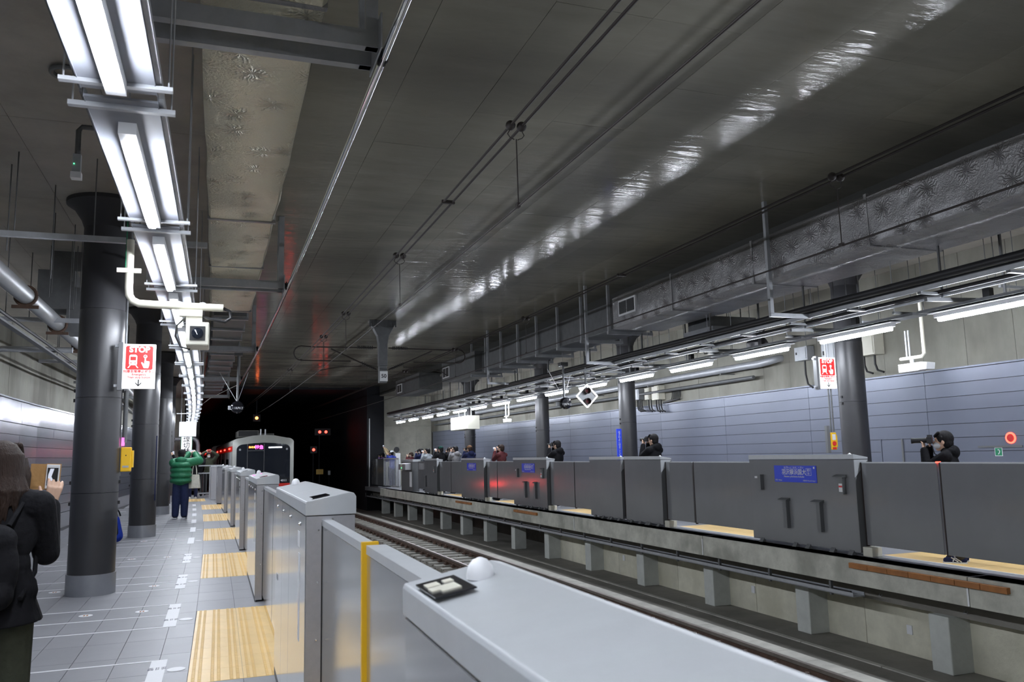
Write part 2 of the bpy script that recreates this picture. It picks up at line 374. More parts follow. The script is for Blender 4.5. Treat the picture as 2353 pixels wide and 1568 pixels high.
# platform front under the left gates
MB().tb(S0, 41.0, 0.3, 0.74, -1.35, -0.25).build('platform_face', 'beam', fl, world=True)

fr = struct('floor_right', 'floor of the platform across the tracks')
MB().tb(S0, 44.4, 8.3, 12.1, -0.2, 0.0).build('floor_slab', 'tile', fr, world=True)
# edge beam of the right platform, cast in lengths
for i in range(-2, 7):
    a = 2.01 + 5.53 * i; b = min(a + 5.515, 44.4)
    MB().tb(a, b, 8.26, 8.6, -0.345, 0.0, 6).build('edge_beam', 'beam', fr, world=True, bevel=0.008)
for s in (7.54, 13.07, 18.6, 24.04): MB().tb(s - 0.012, s + 0.012, 8.255, 8.262, -0.335, -0.05).build('white_paint_mark', 'paint', fr, world=True)
for a in (6.98, 20.9, 26.6):
    k = 7 if a < 10 else 5
    for i in range(k):
        MB().tb(a + i * 0.345, a + i * 0.345 + 0.338, 8.205, 8.26, -0.115, -0.045).build('gap_filler_block', 'orange', fr, world=True, bevel=0.004)
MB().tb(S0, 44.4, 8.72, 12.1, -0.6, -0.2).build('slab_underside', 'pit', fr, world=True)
for i in range(-2, 14):
    s = 8.17 + 2.567 * i
    MB().tb(s, s + 0.31, 8.6, 8.97, -1.3, -0.6).build('support_pillar', 'pillar', fr, world=True, bevel=0.012)
for i in range(-3, 17):
    a = 7.4 + 1.2835 * (i - 2)
    if a + 1.27 > 21.6: continue
    MB().tb(a, a + 1.275, 8.95, 9.05, -1.3, -0.6).build('wall_panel_below_platform', 'lowwall', fr, world=True, bevel=0.006)
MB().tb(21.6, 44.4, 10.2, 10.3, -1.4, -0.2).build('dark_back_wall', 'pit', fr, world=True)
for s, z in ((12.0, -0.98), (8.55, -1.02), (16.8, -0.96)):
    s += 0.55
    MB().tb(s, s + 0.09, 8.935, 8.95, z, z + 0.12).build('white_plate', 'white', fr, world=True)
for i in range(10): # bolted lifting hooks under the slab
    s = 6.6 + 1.38 * i; MB().tube([T(s, 8.73, -0.5), T(s, 8.7, -0.53), T(s + 0.04, 8.7, -0.53), T(s + 0.04, 8.73, -0.49)], 0.006, 6).build('lifting_hook', 'galv', fr, world=True)

# --- track pit
pit = struct('floor_trackbed', 'dark concrete bed of the sunken tracks between the platforms')
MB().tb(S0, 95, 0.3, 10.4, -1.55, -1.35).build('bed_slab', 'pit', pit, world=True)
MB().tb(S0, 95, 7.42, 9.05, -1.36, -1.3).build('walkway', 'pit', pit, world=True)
for i in range(75):
    a = -2 + i * 0.62
    MB().tb(a, a + 0.612, 7.11, 7.43, -1.34, -1.2).build('trough_lid', 'curb', pit, world=True, bevel=0.006)
for i in range(27):
    a = -2 + i * 1.55; MB().tb(a, a + 1.53, 8.12, 8.2, -1.31, -1.285).build('walkway_kerb', 'curb', pit, world=True)
MB().tb(S0, 60, 3.7, 5.0, -1.36, -1.27).build('centre_strip', 'curb', pit, world=True)
for i in range(16): MB().tb(3 + i * 2.3, 4.3 + i * 2.3, 4.0, 4.16, -1.272, -1.265).build('drain_slot', 'black', pit, world=True)

# --- ceilings
ce = struct('ceiling', 'grey board-marked concrete ceiling over the tracks')
MB().tb(S0, 45.6, -0.25, 9.2, ZC + 0.02, ZC + 0.3).build('ceiling_slab', 'joint', ce, world=True)
us = [-0.2, 0.74, 1.68, 2.62, 3.56, 4.5, 5.44, 6.38, 7.32, 8.26, 9.15]
n = 0
for j in range(10):
    off = (0, 0.0, 1.19)[j % 3]
    for i in range(-7, 17):
        a = 6.06 + 2.38 * (i + 0) + off - 1.19 * (j % 2) * 0; b = a + 2.376
        if b < S0 + 1 or a > 44.5: continue
        dz = random.uniform(0, 0.004)
        MB().tb(a, min(b, 45.6), us[j] + 0.002, us[j + 1] - 0.002, ZC + dz, ZC + 0.05, 9).build('ceiling_panel', 'ceiling', ce, world=True); n += 1
c2 = struct('ceiling_left', 'lower brown-grey concrete ceiling over the left platform')
for i in range(-3, 17):
    a = 1.2 + 2.7 * i + 2
    for u0, u1 in ((-3.9, -2.9), (-2.895, -2.0), (-1.995, -1.1), (-1.095, -0.2)):
        MB().tb(a, min(a + 2.694, 46.5), u0, u1, ZS, ZS + 0.08, 9).build('ceiling_panel', 'soffit', c2, world=True)
MB().tb(S0, 46.5, -4.1, -0.2, ZS + 0.03, ZS + 0.8).build('ceiling_slab', 'joint', c2, world=True)
# sloping haunch where the ceiling meets the left wall
MB().tb(S0, 46.5, lambda q: WL(q) - 0.1, lambda q: WL(q) + 0.45, 4.35, ZS, 2.0).build('wall_beam', 'soffit', c2, world=True)
c3 = struct('ceiling_right', 'lower concrete ceiling over the right platform')
for i in range(-3, 17):
    a = 1.0 + 2.7 * i
    for u0, u1 in ((9.1, 10.1), (10.105, 11.1), (11.105, 12.1)):
        MB().tb(a, min(a + 2.694, 44.5), u0, u1, ZS, ZS + 0.08, 9).build('ceiling_panel', 'soffit', c3, world=True)
MB().tb(S0, 44.5, 9.1, 12.3, ZS + 0.03, ZS + 0.8).build('ceiling_slab', 'joint', c3, world=True)

# --- walls
wr = struct('wall_right', 'far side wall: blue-grey metal cladding below raw concrete')
MB().tb(S0, 46, WR + 0.03, WR + 0.4, -1.4, 5.6).build('backing', 'joint', wr, world=True)
rowh = 0.236; vj = [8.32 + 3.06 * i for i in range(-3, 12)]
for r in range(12):
    for a in vj:
        if a > 43.5: continue
        b = min(a + 3.052, 44.0); z0 = 0.0 + rowh * r
        if a < 1: continue
        bb = 0.0
        MB().tb(a, b, WR + random.uniform(0, 0.003), WR + 0.02, z0 + 0.005, z0 + rowh - 0.003, 9).build('wall_panel', 'panel', wr, world=True)
MB().tb(S0, 1.3, WR, WR + 0.02, 0, 2.83).build('wall_panel_behind', 'panel', wr, world=True)
MB().tb(S0, 44, WR - 0.05, WR + 0.02, 2.832, 2.86).build('top_flashing', 'panel', wr, world=True)
i = 0; a = 1.4
while a < 44:
    MB().tb(a, a + 0.9, WR + 0.012 + random.uniform(0, 0.006), WR + 0.06, 2.866, 4.86, 9).build('concrete_panel', 'concrete', wr, world=True); a += 0.906
MB().tb(S0, 1.39, WR + 0.01, WR + 0.06, 2.866, 4.86).build('concrete_panel_behind', 'concrete', wr, world=True)

wl = struct('wall_left', 'left side wall: glossy grey metal cladding below raw concrete')
MB().tb(S0, 46.5, lambda q: WL(q) - 0.5, lambda q: WL(q) - 0.03, -0.2, 5.6, 2.0).build('backing', 'joint', wl, world=True)
MB().tb(S0, 46.5, lambda q: WL(q) - 0.02, lambda q: WL(q) + 0.02, 0.0, 0.36, 2.0).build('skirting', 'colbase', wl, world=True)
vl = [12.8, 15.85, 18.9, 21.95, 25.0, 28.05, 31.1, 34.15, 37.2, 40.25, 43.3]
for r in range(11):
    for a in vl:
        z0 = 0.37 + 0.2218 * r; b = min(a + 3.042, 46)
        MB().tb(a, b, lambda q: WL(q) - 0.02, lambda q, d=random.uniform(0, 0.004) + (0.03 if r == 9 else 0): WL(q) + d, z0 + 0.004, z0 + 0.2178, 1.6).build('wall_panel', 'panell', wl, world=True)
MB().tb(S0, 12.79, WL(0) - 0.02, WL(0), 0.37, 2.81).build('wall_panel_behind', 'panell', wl, world=True)
MB().tb(S0, 46, lambda q: WL(q) - 0.02, lambda q: WL(q) + 0.04, 2.812, 2.84, 2.0).build('top_flashing', 'panell', wl, world=True)
a = 12.4
while a < 46:
    d = random.uniform(0, 0.006)
    MB().tb(a, a + 0.9, lambda q: WL(q) - 0.04, lambda q: WL(q) - 0.012 + d, 2.845, 4.4, 3).build('concrete_panel', 'concrete', wl, world=True); a += 0.906
MB().tb(S0, 12.39, WL(0) - 0.04, WL(0) - 0.01, 2.845, 4.4).build('concrete_panel_behind', 'concrete', wl, world=True)

# --- ends of the platforms and the tunnel mouth
we = struct('wall_end_right', 'concrete wall closing the end of the right platform, lamplight painted into its colour')
for k in range(3):
    for j, (z0, z1) in enumerate(((0, 1.6), (1.605, 3.2), (3.205, 4.86))):
        MB().tb(44.4, 44.6, 9.35 + 0.9 * k, 9.35 + 0.9 * k + 0.893, z0, z1).build('concrete_panel', 'endwall_lamplit', we, world=True)
we2 = struct('wall_end_left', 'concrete wall closing the end of the left platform, lamplight painted into its colour')
for k in range(2):
    for j, (z0, z1) in enumerate(((0, 1.6), (1.605, 3.2), (3.205, 4.9))):
        MB().tb(46.4, 46.6, -2.1 + 1.03 * k, -2.1 + 1.03 * k + 1.02, z0, z1).build('concrete_panel', 'endwall_lamplit', we2, world=True)
tn = struct('wall_tunnel', 'lining of the running tunnel beyond the platforms, its darkness painted near-black')
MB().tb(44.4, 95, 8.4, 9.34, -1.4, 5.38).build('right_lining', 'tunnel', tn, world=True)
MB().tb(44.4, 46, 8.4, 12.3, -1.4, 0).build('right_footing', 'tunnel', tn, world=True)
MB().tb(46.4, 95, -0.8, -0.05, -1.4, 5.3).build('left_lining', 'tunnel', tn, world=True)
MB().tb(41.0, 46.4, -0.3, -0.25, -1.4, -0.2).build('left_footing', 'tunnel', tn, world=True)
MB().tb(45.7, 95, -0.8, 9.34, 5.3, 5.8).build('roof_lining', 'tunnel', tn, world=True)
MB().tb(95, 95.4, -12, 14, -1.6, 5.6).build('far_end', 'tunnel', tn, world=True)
MB().tb(S0 - .3, S0, -4.2, 12.4, -1.6, 5.8).build('near_end', 'concrete', tn, world=True)
dr = struct('door_1', 'flush grey door let into the metal cladding', 12.25, WR, 0)
MB().box(-0.012, 0.0, -0.24, 0.24, 0.0, 1.62).build('leaf', 'panel', dr, bevel=0.004)
MB().box(-0.02, 0.0, -0.28, -0.245, 0.0, 1.66).build('frame_post', 'gateend', dr); MB().box(-0.02, 0, 0.245, 0.27, 0.0, 1.66).build('frame_post', 'panel', dr)

# ================================================================== COLUMNS
def column(s, u, lab, r=0.262):
    t = thing('column', lab, 'column', s, u, 0, 'round platform columns')
    MB().lathe([(r + 0.012, 0), (r + 0.012, 0.245)], 40).build('steel_skirt', 'colbase', t)
    zz = [0.245, 1.2, 2.35, 3.45]
    for a, b in zip(zz, zz[1:]): MB().lathe([(r, a), (r, b - 0.004)], 40).build('shaft_section', 'column', t)
    MB().lathe([(r - 0.004, 3.45), (r - 0.004, 4.5)], 40).build('upper_shaft', 'coltop_shade', t)
    MB().lathe([(r - 0.004, 4.5), (r + 0.03, 4.6), (r + 0.12, 4.74), (r + 0.21, 4.8), (r + 0.21, ZS)], 40).build('capital', 'coltop_shade', t)
    for sg in (-1, 1):
        for z in (1.05, 1.3, 2.3, 2.42): MB().box(sg * r - 0.02, sg * r + 0.02, -0.02, 0.02, z, z + 0.04).build('joint_clip', 'black', t)
    return t
colL = [column(11.3, -1.43, 'thick dark grey column with steel skirt, nearest on the left platform'),
        column(19.25, -1.42, 'dark grey round column second from the camera on the left platform'),
        column(27.0, -1.40, 'slim looking dark column third from the camera on the left platform'),
        column(35.0, -1.45, 'farthest column on the left platform, mostly hidden behind the others')]
colR = [column(12.0, 10.92, 'dark grey column beside the right STOP sign and yellow box', 0.24),
        column(20.5, 10.9, 'dark grey column behind the vertical blue station sign', 0.24),
        column(26.6, 10.9, 'dark grey column behind the diamond signal, third on the right platform', 0.24),
        column(34.6, 10.9, 'small far column beside the hanging monitor on the right platform', 0.24),
        column(3.5, 10.92, 'column of the right platform just outside the frame')]

# ================================================================== TRACKS
def track(uc, lab, s0, s1):
    t = thing('railway_track', lab, 'track')
    for sg in (-1, 1):
        u = uc + sg * 0.533
        m = MB().tb(s0, s1, u - 0.032, u + 0.032, -1.145, -1.1); m.build('rail_head', 'railhead', t, world=True)
        m = MB().tb(s0, s1, u - 0.008, u + 0.008, -1.22, -1.145); m.tb(s0, s1, u - 0.06, u + 0.06, -1.245, -1.22); m.build('rail_web', 'rust', t, world=True)
    n = 0; s = s0
    cl = MB()
    while s < min(s1, 46):
        MB().tb(s, s + 0.26, uc - 0.95, uc + 0.95, -1.34, -1.25, 1).build('sleeper', 'sleeper', t, world=True, bevel=0.01)
        for sg in (-1, 1):
            for q in (-0.11, 0.11):
                u = uc + sg * 0.533 + q
                cl.tb(s + 0.06, s + 0.2, u - 0.045, u + 0.045, -1.25, -1.2, 1)
                c = T(s + 0.13, u, -1.18); cl.cyl(c - Vector((0, 0, 0.04)), c + Vector((0, 0, 0.02)), 0.028, 6)
        s += 0.62
    cl.build('rail_clips', 'rust', t, world=True, kind='stuff')
    return t
track(6.35, 'railway track with pale sleepers running beside the right platform', 6.0, 90)
track(2.6, 'railway track under the train, mostly hidden behind the left gates', 3.0, 90)
# coarse grey stones packed beside the rails
bl = MB(); rg = random.Random(3)
for i in range(5200):
    s = 6 + 38 * rg.random() ** 1.3
    u = rg.choice((rg.uniform(5.0, 5.62), rg.uniform(5.0, 5.62), rg.uniform(6.0, 6.72), rg.uniform(7.0, 7.12)))
    c = T(s, u, -1.325 + rg.uniform(0, 0.04)); r = rg.uniform(0.025, 0.06)
    ax = [Vector((rg.uniform(-1, 1), rg.uniform(-1, 1), rg.uniform(-0.6, 0.6))).normalized() * r * rg.uniform(0.7, 1.2) for _ in range(3)]
    bl.add([c + ax[0], c - ax[0], c + ax[1], c - ax[1], c + ax[2], c - ax[2]], [(0, 2, 4), (2, 1, 4), (1, 3, 4), (3, 0, 4), (2, 0, 5), (1, 2, 5), (3, 1, 5), (0, 3, 5)])
o = bl.build('ballast', 'ballast', kind='stuff'); tag(o, 'rough dark stones packed beside the rails', 'ballast')

# ================================================================== LEFT PLATFORM GATES
def gate_box_left(s, ln, lab, zt=1.342, dots=True):
    t = thing('gate_cabinet', lab, 'platform gate', s, 0.39, 0, 'gate cabinets along the left platform')
    w = 0.235; zc = zt - 0.075
    MB().box(0.012, w, 0.012, ln - 0.012, 0.03, zc - 0.004).build('core', 'black', t)
    # end plates with the slot the door leaf slides out of
    for y0, y1 in ((0, 0.012), (ln - 0.012, ln)):
        m = MB(); m.box(0.0, 0.072, y0, y1, 0.02, zc); m.box(0.142, w, y0, y1, 0.02, zc); m.box(0.072, 0.142, y0, y1, zc - 0.03, zc)
        m.build('end_plate', 'steelm', t)
    MB().box(w - 0.012, w + 0.001, 0.012, ln - 0.012, 0.02, zc).build('track_side_panel', 'gateback', t)
    for a, b in ((0.012, 1.02), (1.026, 1.62), (1.626, ln - 0.012)):
        MB().box(-0.004, 0.01, a, b, 0.06, zc).build('side_panel', 'steel', t, bevel=0.002)
    MB().box(-0.002, 0.012, 0.012, ln - 0.012, 0.0, 0.056).build('kick_plate', 'gateend', t)
    cover = [(-0.006, zc + 0.004), (w + 0.006, zc + 0.004), (w + 0.006, zc + 0.09), (w - 0.006, zc + 0.108), (w - 0.03, zc + 0.112), (-0.002, zt - 0.002), (-0.006, zt - 0.012)]
    MB().prism(cover, -0.004, ln + 0.004, 'y').build('top_cover', 'lid', t, bevel=0.003)
    ztop = lambda x: zt + (zc + 0.112 - zt) * (x / (w - 0.03))
    MB().lathe([(0.03, 0), (0.03, 0.012), (0.026, 0.028), (0.016, 0.04), (0.004, 0.045)], 16, (0.115 if dots else 0.13, ln - 0.25 if zt > 1.3 else ln - 0.16, ztop(0.115))).build('indicator_dome', 'white', t)
    a = (ztop(0.13) - ztop(0.03)) / 0.1
    m = MB().box(-0.043, 0.043, -0.09, 0.09, 0, 0.003); m.xf(Matrix.Translation((0.075 if zt > 1.3 else 0.042, 0.14 if zt > 1.3 else ln - 0.2, ztop(0.075) + 0.0015)) @ Matrix.Rotation(-math.atan(a), 4, 'Y'))
    cp = m.build('control_window', 'blackgloss', t)
    if zt < 1.3:
        for bx, by, q in ((-0.02, 0.03, 0.014), (0.0, -0.03, 0.02), (-0.025, -0.02, 0.012), (0.015, 0.035, 0.01)):
            m = MB().box(bx - q, bx + q, by - q * 1.5, by + q * 1.5, 0.003, 0.006); m.xf(Matrix.Translation((0.042, ln - 0.2, ztop(0.075) + 0.0015)) @ Matrix.Rotation(-math.atan(a), 4, 'Y')); m.build('button', 'whitecream', cp)
    if dots:
        for y in (0.33, 0.94, 1.51, 2.12): MB().lathe([(0.012, 0), (0.011, 0.006), (0.004, 0.009)], 10).xf(Matrix.Translation((-0.004, y, 1.21)) @ Matrix.Rotation(-PI / 2, 4, 'Y')).build('sensor', 'chrome', t)
        MB().box(-0.0055, -0.004, 0.3, 0.37, 0.62, 1.06).build('label_strip', 'paint', t)
        MB().box(-0.0055, -0.004, 0.3, 0.42, 1.09, 1.17).build('label_strip', 'paint', t)
        MB().box(-0.0055, -0.004, 2.0, 2.12, 0.7, 0.74).build('lock_plate', 'galv', t)
    for x, z in ((0.058, 1.2), (0.055, 0.95), (0.05, 0.68), (0.085, zc - 0.015), (0.125, zc - 0.015), (0.055, 0.4)):
        MB().lathe([(0.006, 0), (0.004, 0.003)], 8).xf(Matrix.Translation((x, 0, z)) @ Matrix.Rotation(PI / 2, 4, 'X')).build('screw', 'chrome', t)
    return t
gate_box_left(-0.9, 2.8, 'grey gate cabinet cut off at the bottom edge, blurred and closest to the camera', 1.265, False)
labs = ['large grey gate cabinet with white dome, beside the nearest tactile paving', 'grey gate cabinet second along the left platform, pink glowing strips on its lid',
        'third complete grey gate cabinet along the left platform', 'fourth complete grey gate cabinet along the left platform', 'fifth complete grey gate cabinet along the left platform']
for i, l in enumerate(labs):
    t = gate_box_left(4.2 + 5.53 * i, 2.3, l, dots=(i < 3))
    if i == 1:
        MB().box(0.03, 0.09, 1.45, 1.9, 1.345, 1.349).build('pink_strip', 'magenta', t); MB().box(0.13, 0.19, 1.6, 2.0, 1.362, 1.366).build('pink_strip', 'magenta', t)  # emissive pink strips lying on the lid
t = thing('gate_cabinet', 'corner shaped gate cabinet with white vertical labels near the platform end', 'platform gate', 31.7, 0.33, 0)
MB().prism([(0.0, 0.0), (0.24, -0.25), (0.42, -0.25), (0.42, 1.3), (0.0, 1.3)], 0.04, 1.32, 'z').build('body', 'steelm', t, bevel=0.006)
MB().prism([(-0.01, -0.01), (0.24, -0.26), (0.43, -0.26), (0.43, 1.31), (-0.01, 1.31)], 1.325, 1.37, 'z').build('top_cover', 'lid', t)
MB().box(-0.004, 0, 0.1, 0.16, 0.6, 1.0).build('label_strip', 'paint', t); MB().box(-0.004, 0, 0.4, 0.46, 0.75, 1.2).build('label_strip', 'paint', t)
MB().lathe([(0.032, 0), (0.03, 0.03), (0.004, 0.05)], 12, (0.2, 0.5, 1.37)).build('indicator_dome', 'white', t)
def leaf_left(s0, s1, lab, x0=0.075, x1=0.118, yel=None, z=1.25):
    t = thing('gate_door', lab, 'platform door', s0, 0.39, 0, 'sliding door leaves of the left platform')
    L_ = s1 - s0
    MB().box(x0, x1, 0, L_, 0.07, z - 0.03).build('panel', 'steel', t, bevel=0.003)
    MB().box(x0 - 0.002, x1 + 0.002, 0, L_, z - 0.03, z).build('top_rail', 'lid', t)
    if yel is not None: MB().box(x0 - 0.004, x1 + 0.012, yel - 0.012, yel + 0.012, 0.07, z + 0.004).build('edge_strip', 'yellowbox', t)
    return t
leaf_left(2.96, 4.22, 'brushed steel door leaf sliding from the large cabinet, with yellow edge strip', yel=0.0)
leaf_left(1.86, 2.935, 'brushed steel door leaf between the yellow strip and the blurred nearest cabinet', 0.085, 0.15, z=1.245)
for i in range(5):
    e = 6.5 + 5.53 * i
    for k, (a, b) in enumerate(((e + 0.005, e + 1.6), (e + 1.61, min(e + 3.22, 31.4)))):
        leaf_left(a, b, 'steel door leaf, %s of door opening %s from the camera' % (('near half', 'far half')[k], ORD[i]))
# end fence
t = thing('platform_end_fence', 'grey metal fence closing the far end of the left platform', 'fence', 38.2, -0.3, 0)
for x in (0.0, 0.55, 1.05): MB().box(x - 0.03, x + 0.03, -0.03, 0.03, 0, 1.3).build('post', 'steelm', t)
for z in (0.15, 1.0, 1.32): MB().box(-0.03, 1.08, -0.02, 0.02, z, z + 0.05).build('rail', 'galv', t)
for i in range(9): MB().box(0.05 + i * 0.115, 0.065 + i * 0.115, -0.008, 0.008, 0.18, 1.0).build('bar', 'gateend', t)
t = thing('gate_end_post', 'narrow grey gate post just before the fence at the left platform end', 'post', 35.4, 0.2, 0)
MB().box(0, 0.26, 0, 0.5, 0, 1.3).build('body', 'steelm', t, bevel=0.01); MB().box(-0.01, 0.27, -0.01, 0.51, 1.3, 1.36).build('top_cover', 'lid', t)

# ================================================================== RIGHT PLATFORM GATES
def gate_box_right(s0, s1, lab, sign=False, hoods=(), small=False):
    t = thing('gate_cabinet', lab, 'platform gate', s0, 8.6, 0, 'gate cabinets along the right platform'); L_ = s1 - s0; w = 0.25
    MB().box(0, w, 0, L_, 0.04, 1.355).build('body', 'gateback', t, bevel=0.006)
    MB().prism([(-0.006, 1.362), (w + 0.006, 1.362), (w + 0.006, 1.385), (-0.006, 1.432)], -0.005, L_ + 0.005, 'y').build('top_cover', 'lid', t, bevel=0.003)
    MB().prism([(0.0, 1.35), (w, 1.35), (0.0, 1.1)], -0.012, 0.0, 'y').build('end_lit_triangle', 'lid', t)  # pale triangle paints lamp light onto the upper cabinet end
    MB().prism([(w, 1.34), (w, 0.05), (0.0, 0.05), (0.0, 1.09)], -0.01, 0.0, 'y').build('end_plate', 'gateend', t)
    MB().lathe([(0.03, 0), (0.028, 0.02), (0.004, 0.04)], 12, (0.1, 0.18, 1.41)).build('indicator_dome', 'white', t)
    for y in (0.12, 0.5, L_ / 2 + 0.1, L_ / 2 - 0.2, L_ - 0.3):
        MB().prism([(-0.05, 0.0), (0.02, 0.0), (0.02, 0.09), (-0.015, 0.05)], y, y + 0.09, 'y').build('foot_bracket', 'gateend', t)
    if abs(s0 - 16.71) > 0.1: MB().box(0.02, 0.2, -0.2, -0.02, 0.0, 0.13).build('guide_block', 'whitecream', t, bevel=0.01)
    for (y, z, h, kind) in hoods:
        hd = MB().box(-0.07, 0, y - 0.035, y + 0.045, z, z + h).build('cable_hood', 'gateend', t)
        if kind != 'lamp': MB().prism([(0.0, z + h + 0.03), (-0.085, z + h), (-0.085, z + h - 0.012), (0, z + h - 0.012)], y - 0.06, y + 0.16, 'y').build('hood_cap', 'gateend', hd)
        else: MB().box(-0.06, -0.01, y + 0.05, y + 0.13, z + h - 0.06, z + h - 0.03).build('hood_cap', 'white', hd)
        if kind == 'lab':
            MB().box(-0.072, -0.07, y - 0.03, y + 0.04, z + 0.03, z + 0.15).build('label_plate', 'paint', hd); MB().box(-0.074, -0.072, y - 0.03, y + 0.04, z + 0.095, z + 0.12).build('label_band', 'red', hd)
    if sign:
        c = L_ / 2 + 0.06
        sg = MB().box(-0.008, 0, c - 0.505, c + 0.505, 1.0, 1.262).build('station_sign', 'blue', t)
        o = text('羽沢横浜国大', 0.098, 'white', sg, (-0.0095, c + 0.02, 1.155), LEFTF, ext=0.0008, bold=0.001)
        text('はざわ よこはまこくだい', 0.042, 'white', sg, (-0.0095, c + 0.02, 1.228), LEFTF, ext=0.0008)
        text('Hazawa yokohama-kokudai', 0.044, 'white', sg, (-0.0095, c + 0.02, 1.09), LEFTF, ext=0.0008)
        text('西谷  Nishiya', 0.03, 'white', sg, (-0.0095, c + 0.4, 1.03), LEFTF, ext=0.0008)
        text('武蔵小杉 Musashi-kosugi →', 0.026, 'white', sg, (-0.0095, c - 0.34, 1.03), LEFTF, ext=0.0008)
        text('SO\n51', 0.05, 'white', sg, (-0.0095, c - 0.33, 1.165), LEFTF, ext=0.0008, bold=0.001)
        fr_ = MB()
        for a, b, c0, c1 in ((-0.39, -0.385, 1.11, 1.22), (-0.275, -0.27, 1.11, 1.22), (-0.39, -0.27, 1.215, 1.22), (-0.39, -0.27, 1.11, 1.115)): fr_.box(-0.0095, -0.008, c + a, c + b, c0, c1)
        fr_.build('number_frame', 'white', sg)
        MB().box(-0.0095, -0.008, c - 0.47, c - 0.44, 1.215, 1.245).build('corner_mark', 'white', sg)
    return t
hd4 = ((2.14, 0.86, 0.25, 'lamp'), (0.22, 0.86, 0.25, 'lab'), (1.52, 0.28, 0.44, ''), (0.74, 0.28, 0.44, ''))
gate_box_right(3.9, 6.6, 'right platform gate cabinet just outside the frame')
gate_box_right(9.57, 12.05, 'big dark gate cabinet with blue station sign and four cable hoods, right platform', True, hd4)
gate_box_right(14.98, 16.57, 'nearer one of the two dark gate cabinets standing together on the right platform')
gate_box_right(16.71, 18.35, 'farther one of the two dark gate cabinets standing together on the right platform')
gate_box_right(21.02, 23.61, 'dark gate cabinet with small blue sign beside the red glow, right platform', True, hd4)
gate_box_right(26.33, 28.84, 'dark far gate cabinet with faint blue sign left of the red glow', True)
gate_box_right(32.0, 33.9, 'last dark gate cabinet before the control stand, right platform', False, hd4[1:3])
MB_ = MB().tb(16.57, 16.71, 8.66, 8.7, 0.1, 1.36); tag(MB_.build('gap_shade_strip', 'rubber'), 'dark strip painting the shade in the gap between the two adjoining gate cabinets', 'strip')  # dark strip stands in for the shaded gap between cabinets
def leaf_right(s0, s1, lab, z0=0.15):
    t = thing('gate_door', lab, 'platform door', s0, 8.7, 0, 'door leaves of the right platform'); L_ = s1 - s0
    MB().box(0, 0.04, 0, L_, z0, 1.3).build('panel', 'gateback', t, bevel=0.002)
    MB().box(-0.002, 0.042, 0, L_, 1.3, 1.318).build('top_rail', 'lid', t)
    MB().box(-0.006, 0.045, L_ - 0.012, L_ + 0.004, z0 - 0.02, 1.31).build('rubber_edge', 'rubber', t)
    return t
for i, (a, b) in enumerate(((6.62, 8.2), (8.225, 9.56), (12.06, 13.95), (13.975, 14.97), (18.36, 19.44), (19.465, 21.01), (23.62, 25.3), (25.325, 26.32), (28.85, 30.4), (30.425, 31.99), (33.91, 35.2))):
    leaf_right(a, b, 'dark platform door leaf of the right platform, %s counted from the right edge' % ORD[i].replace('nearest', 'first'))
t = thing('tip_light', 'tiny orange light on the top of the rubber door edge at right', 'light', 8.21, 8.7, 1.31); MB().box(-0.01, 0.04, -0.02, 0.02, 0, 0.015).build('lens', 'ledring', t)
# far end of the right platform
t = thing('control_stand', 'grey trackside control stand with sloping monitor hood, far right platform', 'control stand', 35.6, 8.55, 0)
MB().box(0, 0.3, 0, 2.0, 0, 1.3).build('body', 'gateend', t); MB().box(0, 0.35, -0.05, 2.05, 1.3, 1.4).build('top_cover', 'lid', t)
MB().prism([(-0.28, 0.95), (0, 0.95), (0, 1.25), (-0.28, 1.2)], 0.2, 1.5, 'y').build('hood', 'steelm', t); MB().box(-0.29, -0.28, 0.75, 1.0, 0.9, 1.2).build('panel', 'whitecream', t)
MB().box(-0.3, -0.29, 0.8, 0.9, 1.02, 1.05).build('green_light', 'ledgreen', t); MB().box(-0.02, 0, 0.1, 0.45, 0.2, 0.85).build('notice', 'paint', t)
t = thing('railing', 'upright white metal railing at the far end of the right platform', 'railing', 38.2, 8.6, 0)
MB().box(-0.03, 0.03, 0, 3.2, 1.42, 1.48).build('top_rail', 'white', t); MB().box(-0.02, 0.02, 0, 3.2, 0.12, 0.16).build('bottom_rail', 'galv', t)
for i in range(12): MB().box(-0.015, 0.015, 0.1 + i * 0.27, 0.13 + i * 0.27, 0.1, 1.45).build('baluster', 'galv', t)
MB().box(-0.02, 0.04, 3.2, 6.0, 0.1, 1.45).build('solid_panel', 'gateback', t)

# ================================================================== TACTILE PAVING AND FLOOR MARKINGS
tm = MB(); tm.box(0, 0.376, 0, 0.366, 0, 0.004)
for i in range(8):
    for j in range(12):
        x = 0.035 + i * 0.0435; y = 0.018 + j * 0.03
        if i in (2, 5): continue
        tm.add([(x - 0.013, y - 0.009, 0.004), (x + 0.013, y - 0.009, 0.004), (x + 0.013, y + 0.009, 0.004), (x - 0.013, y + 0.009, 0.004), (x - 0.008, y - 0.005, 0.009), (x + 0.008, y - 0.005, 0.009), (x + 0.008, y + 0.005, 0.009), (x - 0.008, y + 0.005, 0.009)],
               [(4, 5, 6, 7), (0, 1, 5, 4), (1, 2, 6, 5), (2, 3, 7, 6), (3, 0, 4, 7)])
tile_me = tm.mesh('tactile_tile'); tile_me.materials.append(M['yellow'])
def tactile(s0, s1, u0, cols_, lab):
    t = thing('tactile_paving', lab, 'tactile paving', s0, u0, -0.003); n_ = int(round((s1 - s0) / 0.37))
    for i in range(n_):
        for j in range(cols_):
            o = bpy.data.objects.new('tactile_tile', tile_me); C.objects.link(o); o.parent = t; o.location = (j * 0.38, i * (s1 - s0) / n_, 0); o.scale = (1.006, (s1 - s0) / n_ / 0.3685, 1); WM[o] = WM[t]
for i, (a, b) in enumerate(blocks):
    tactile(a, b, -0.2, 2, 'yellow tactile paving before the left gates, %s patch from the camera' % ORD[i])
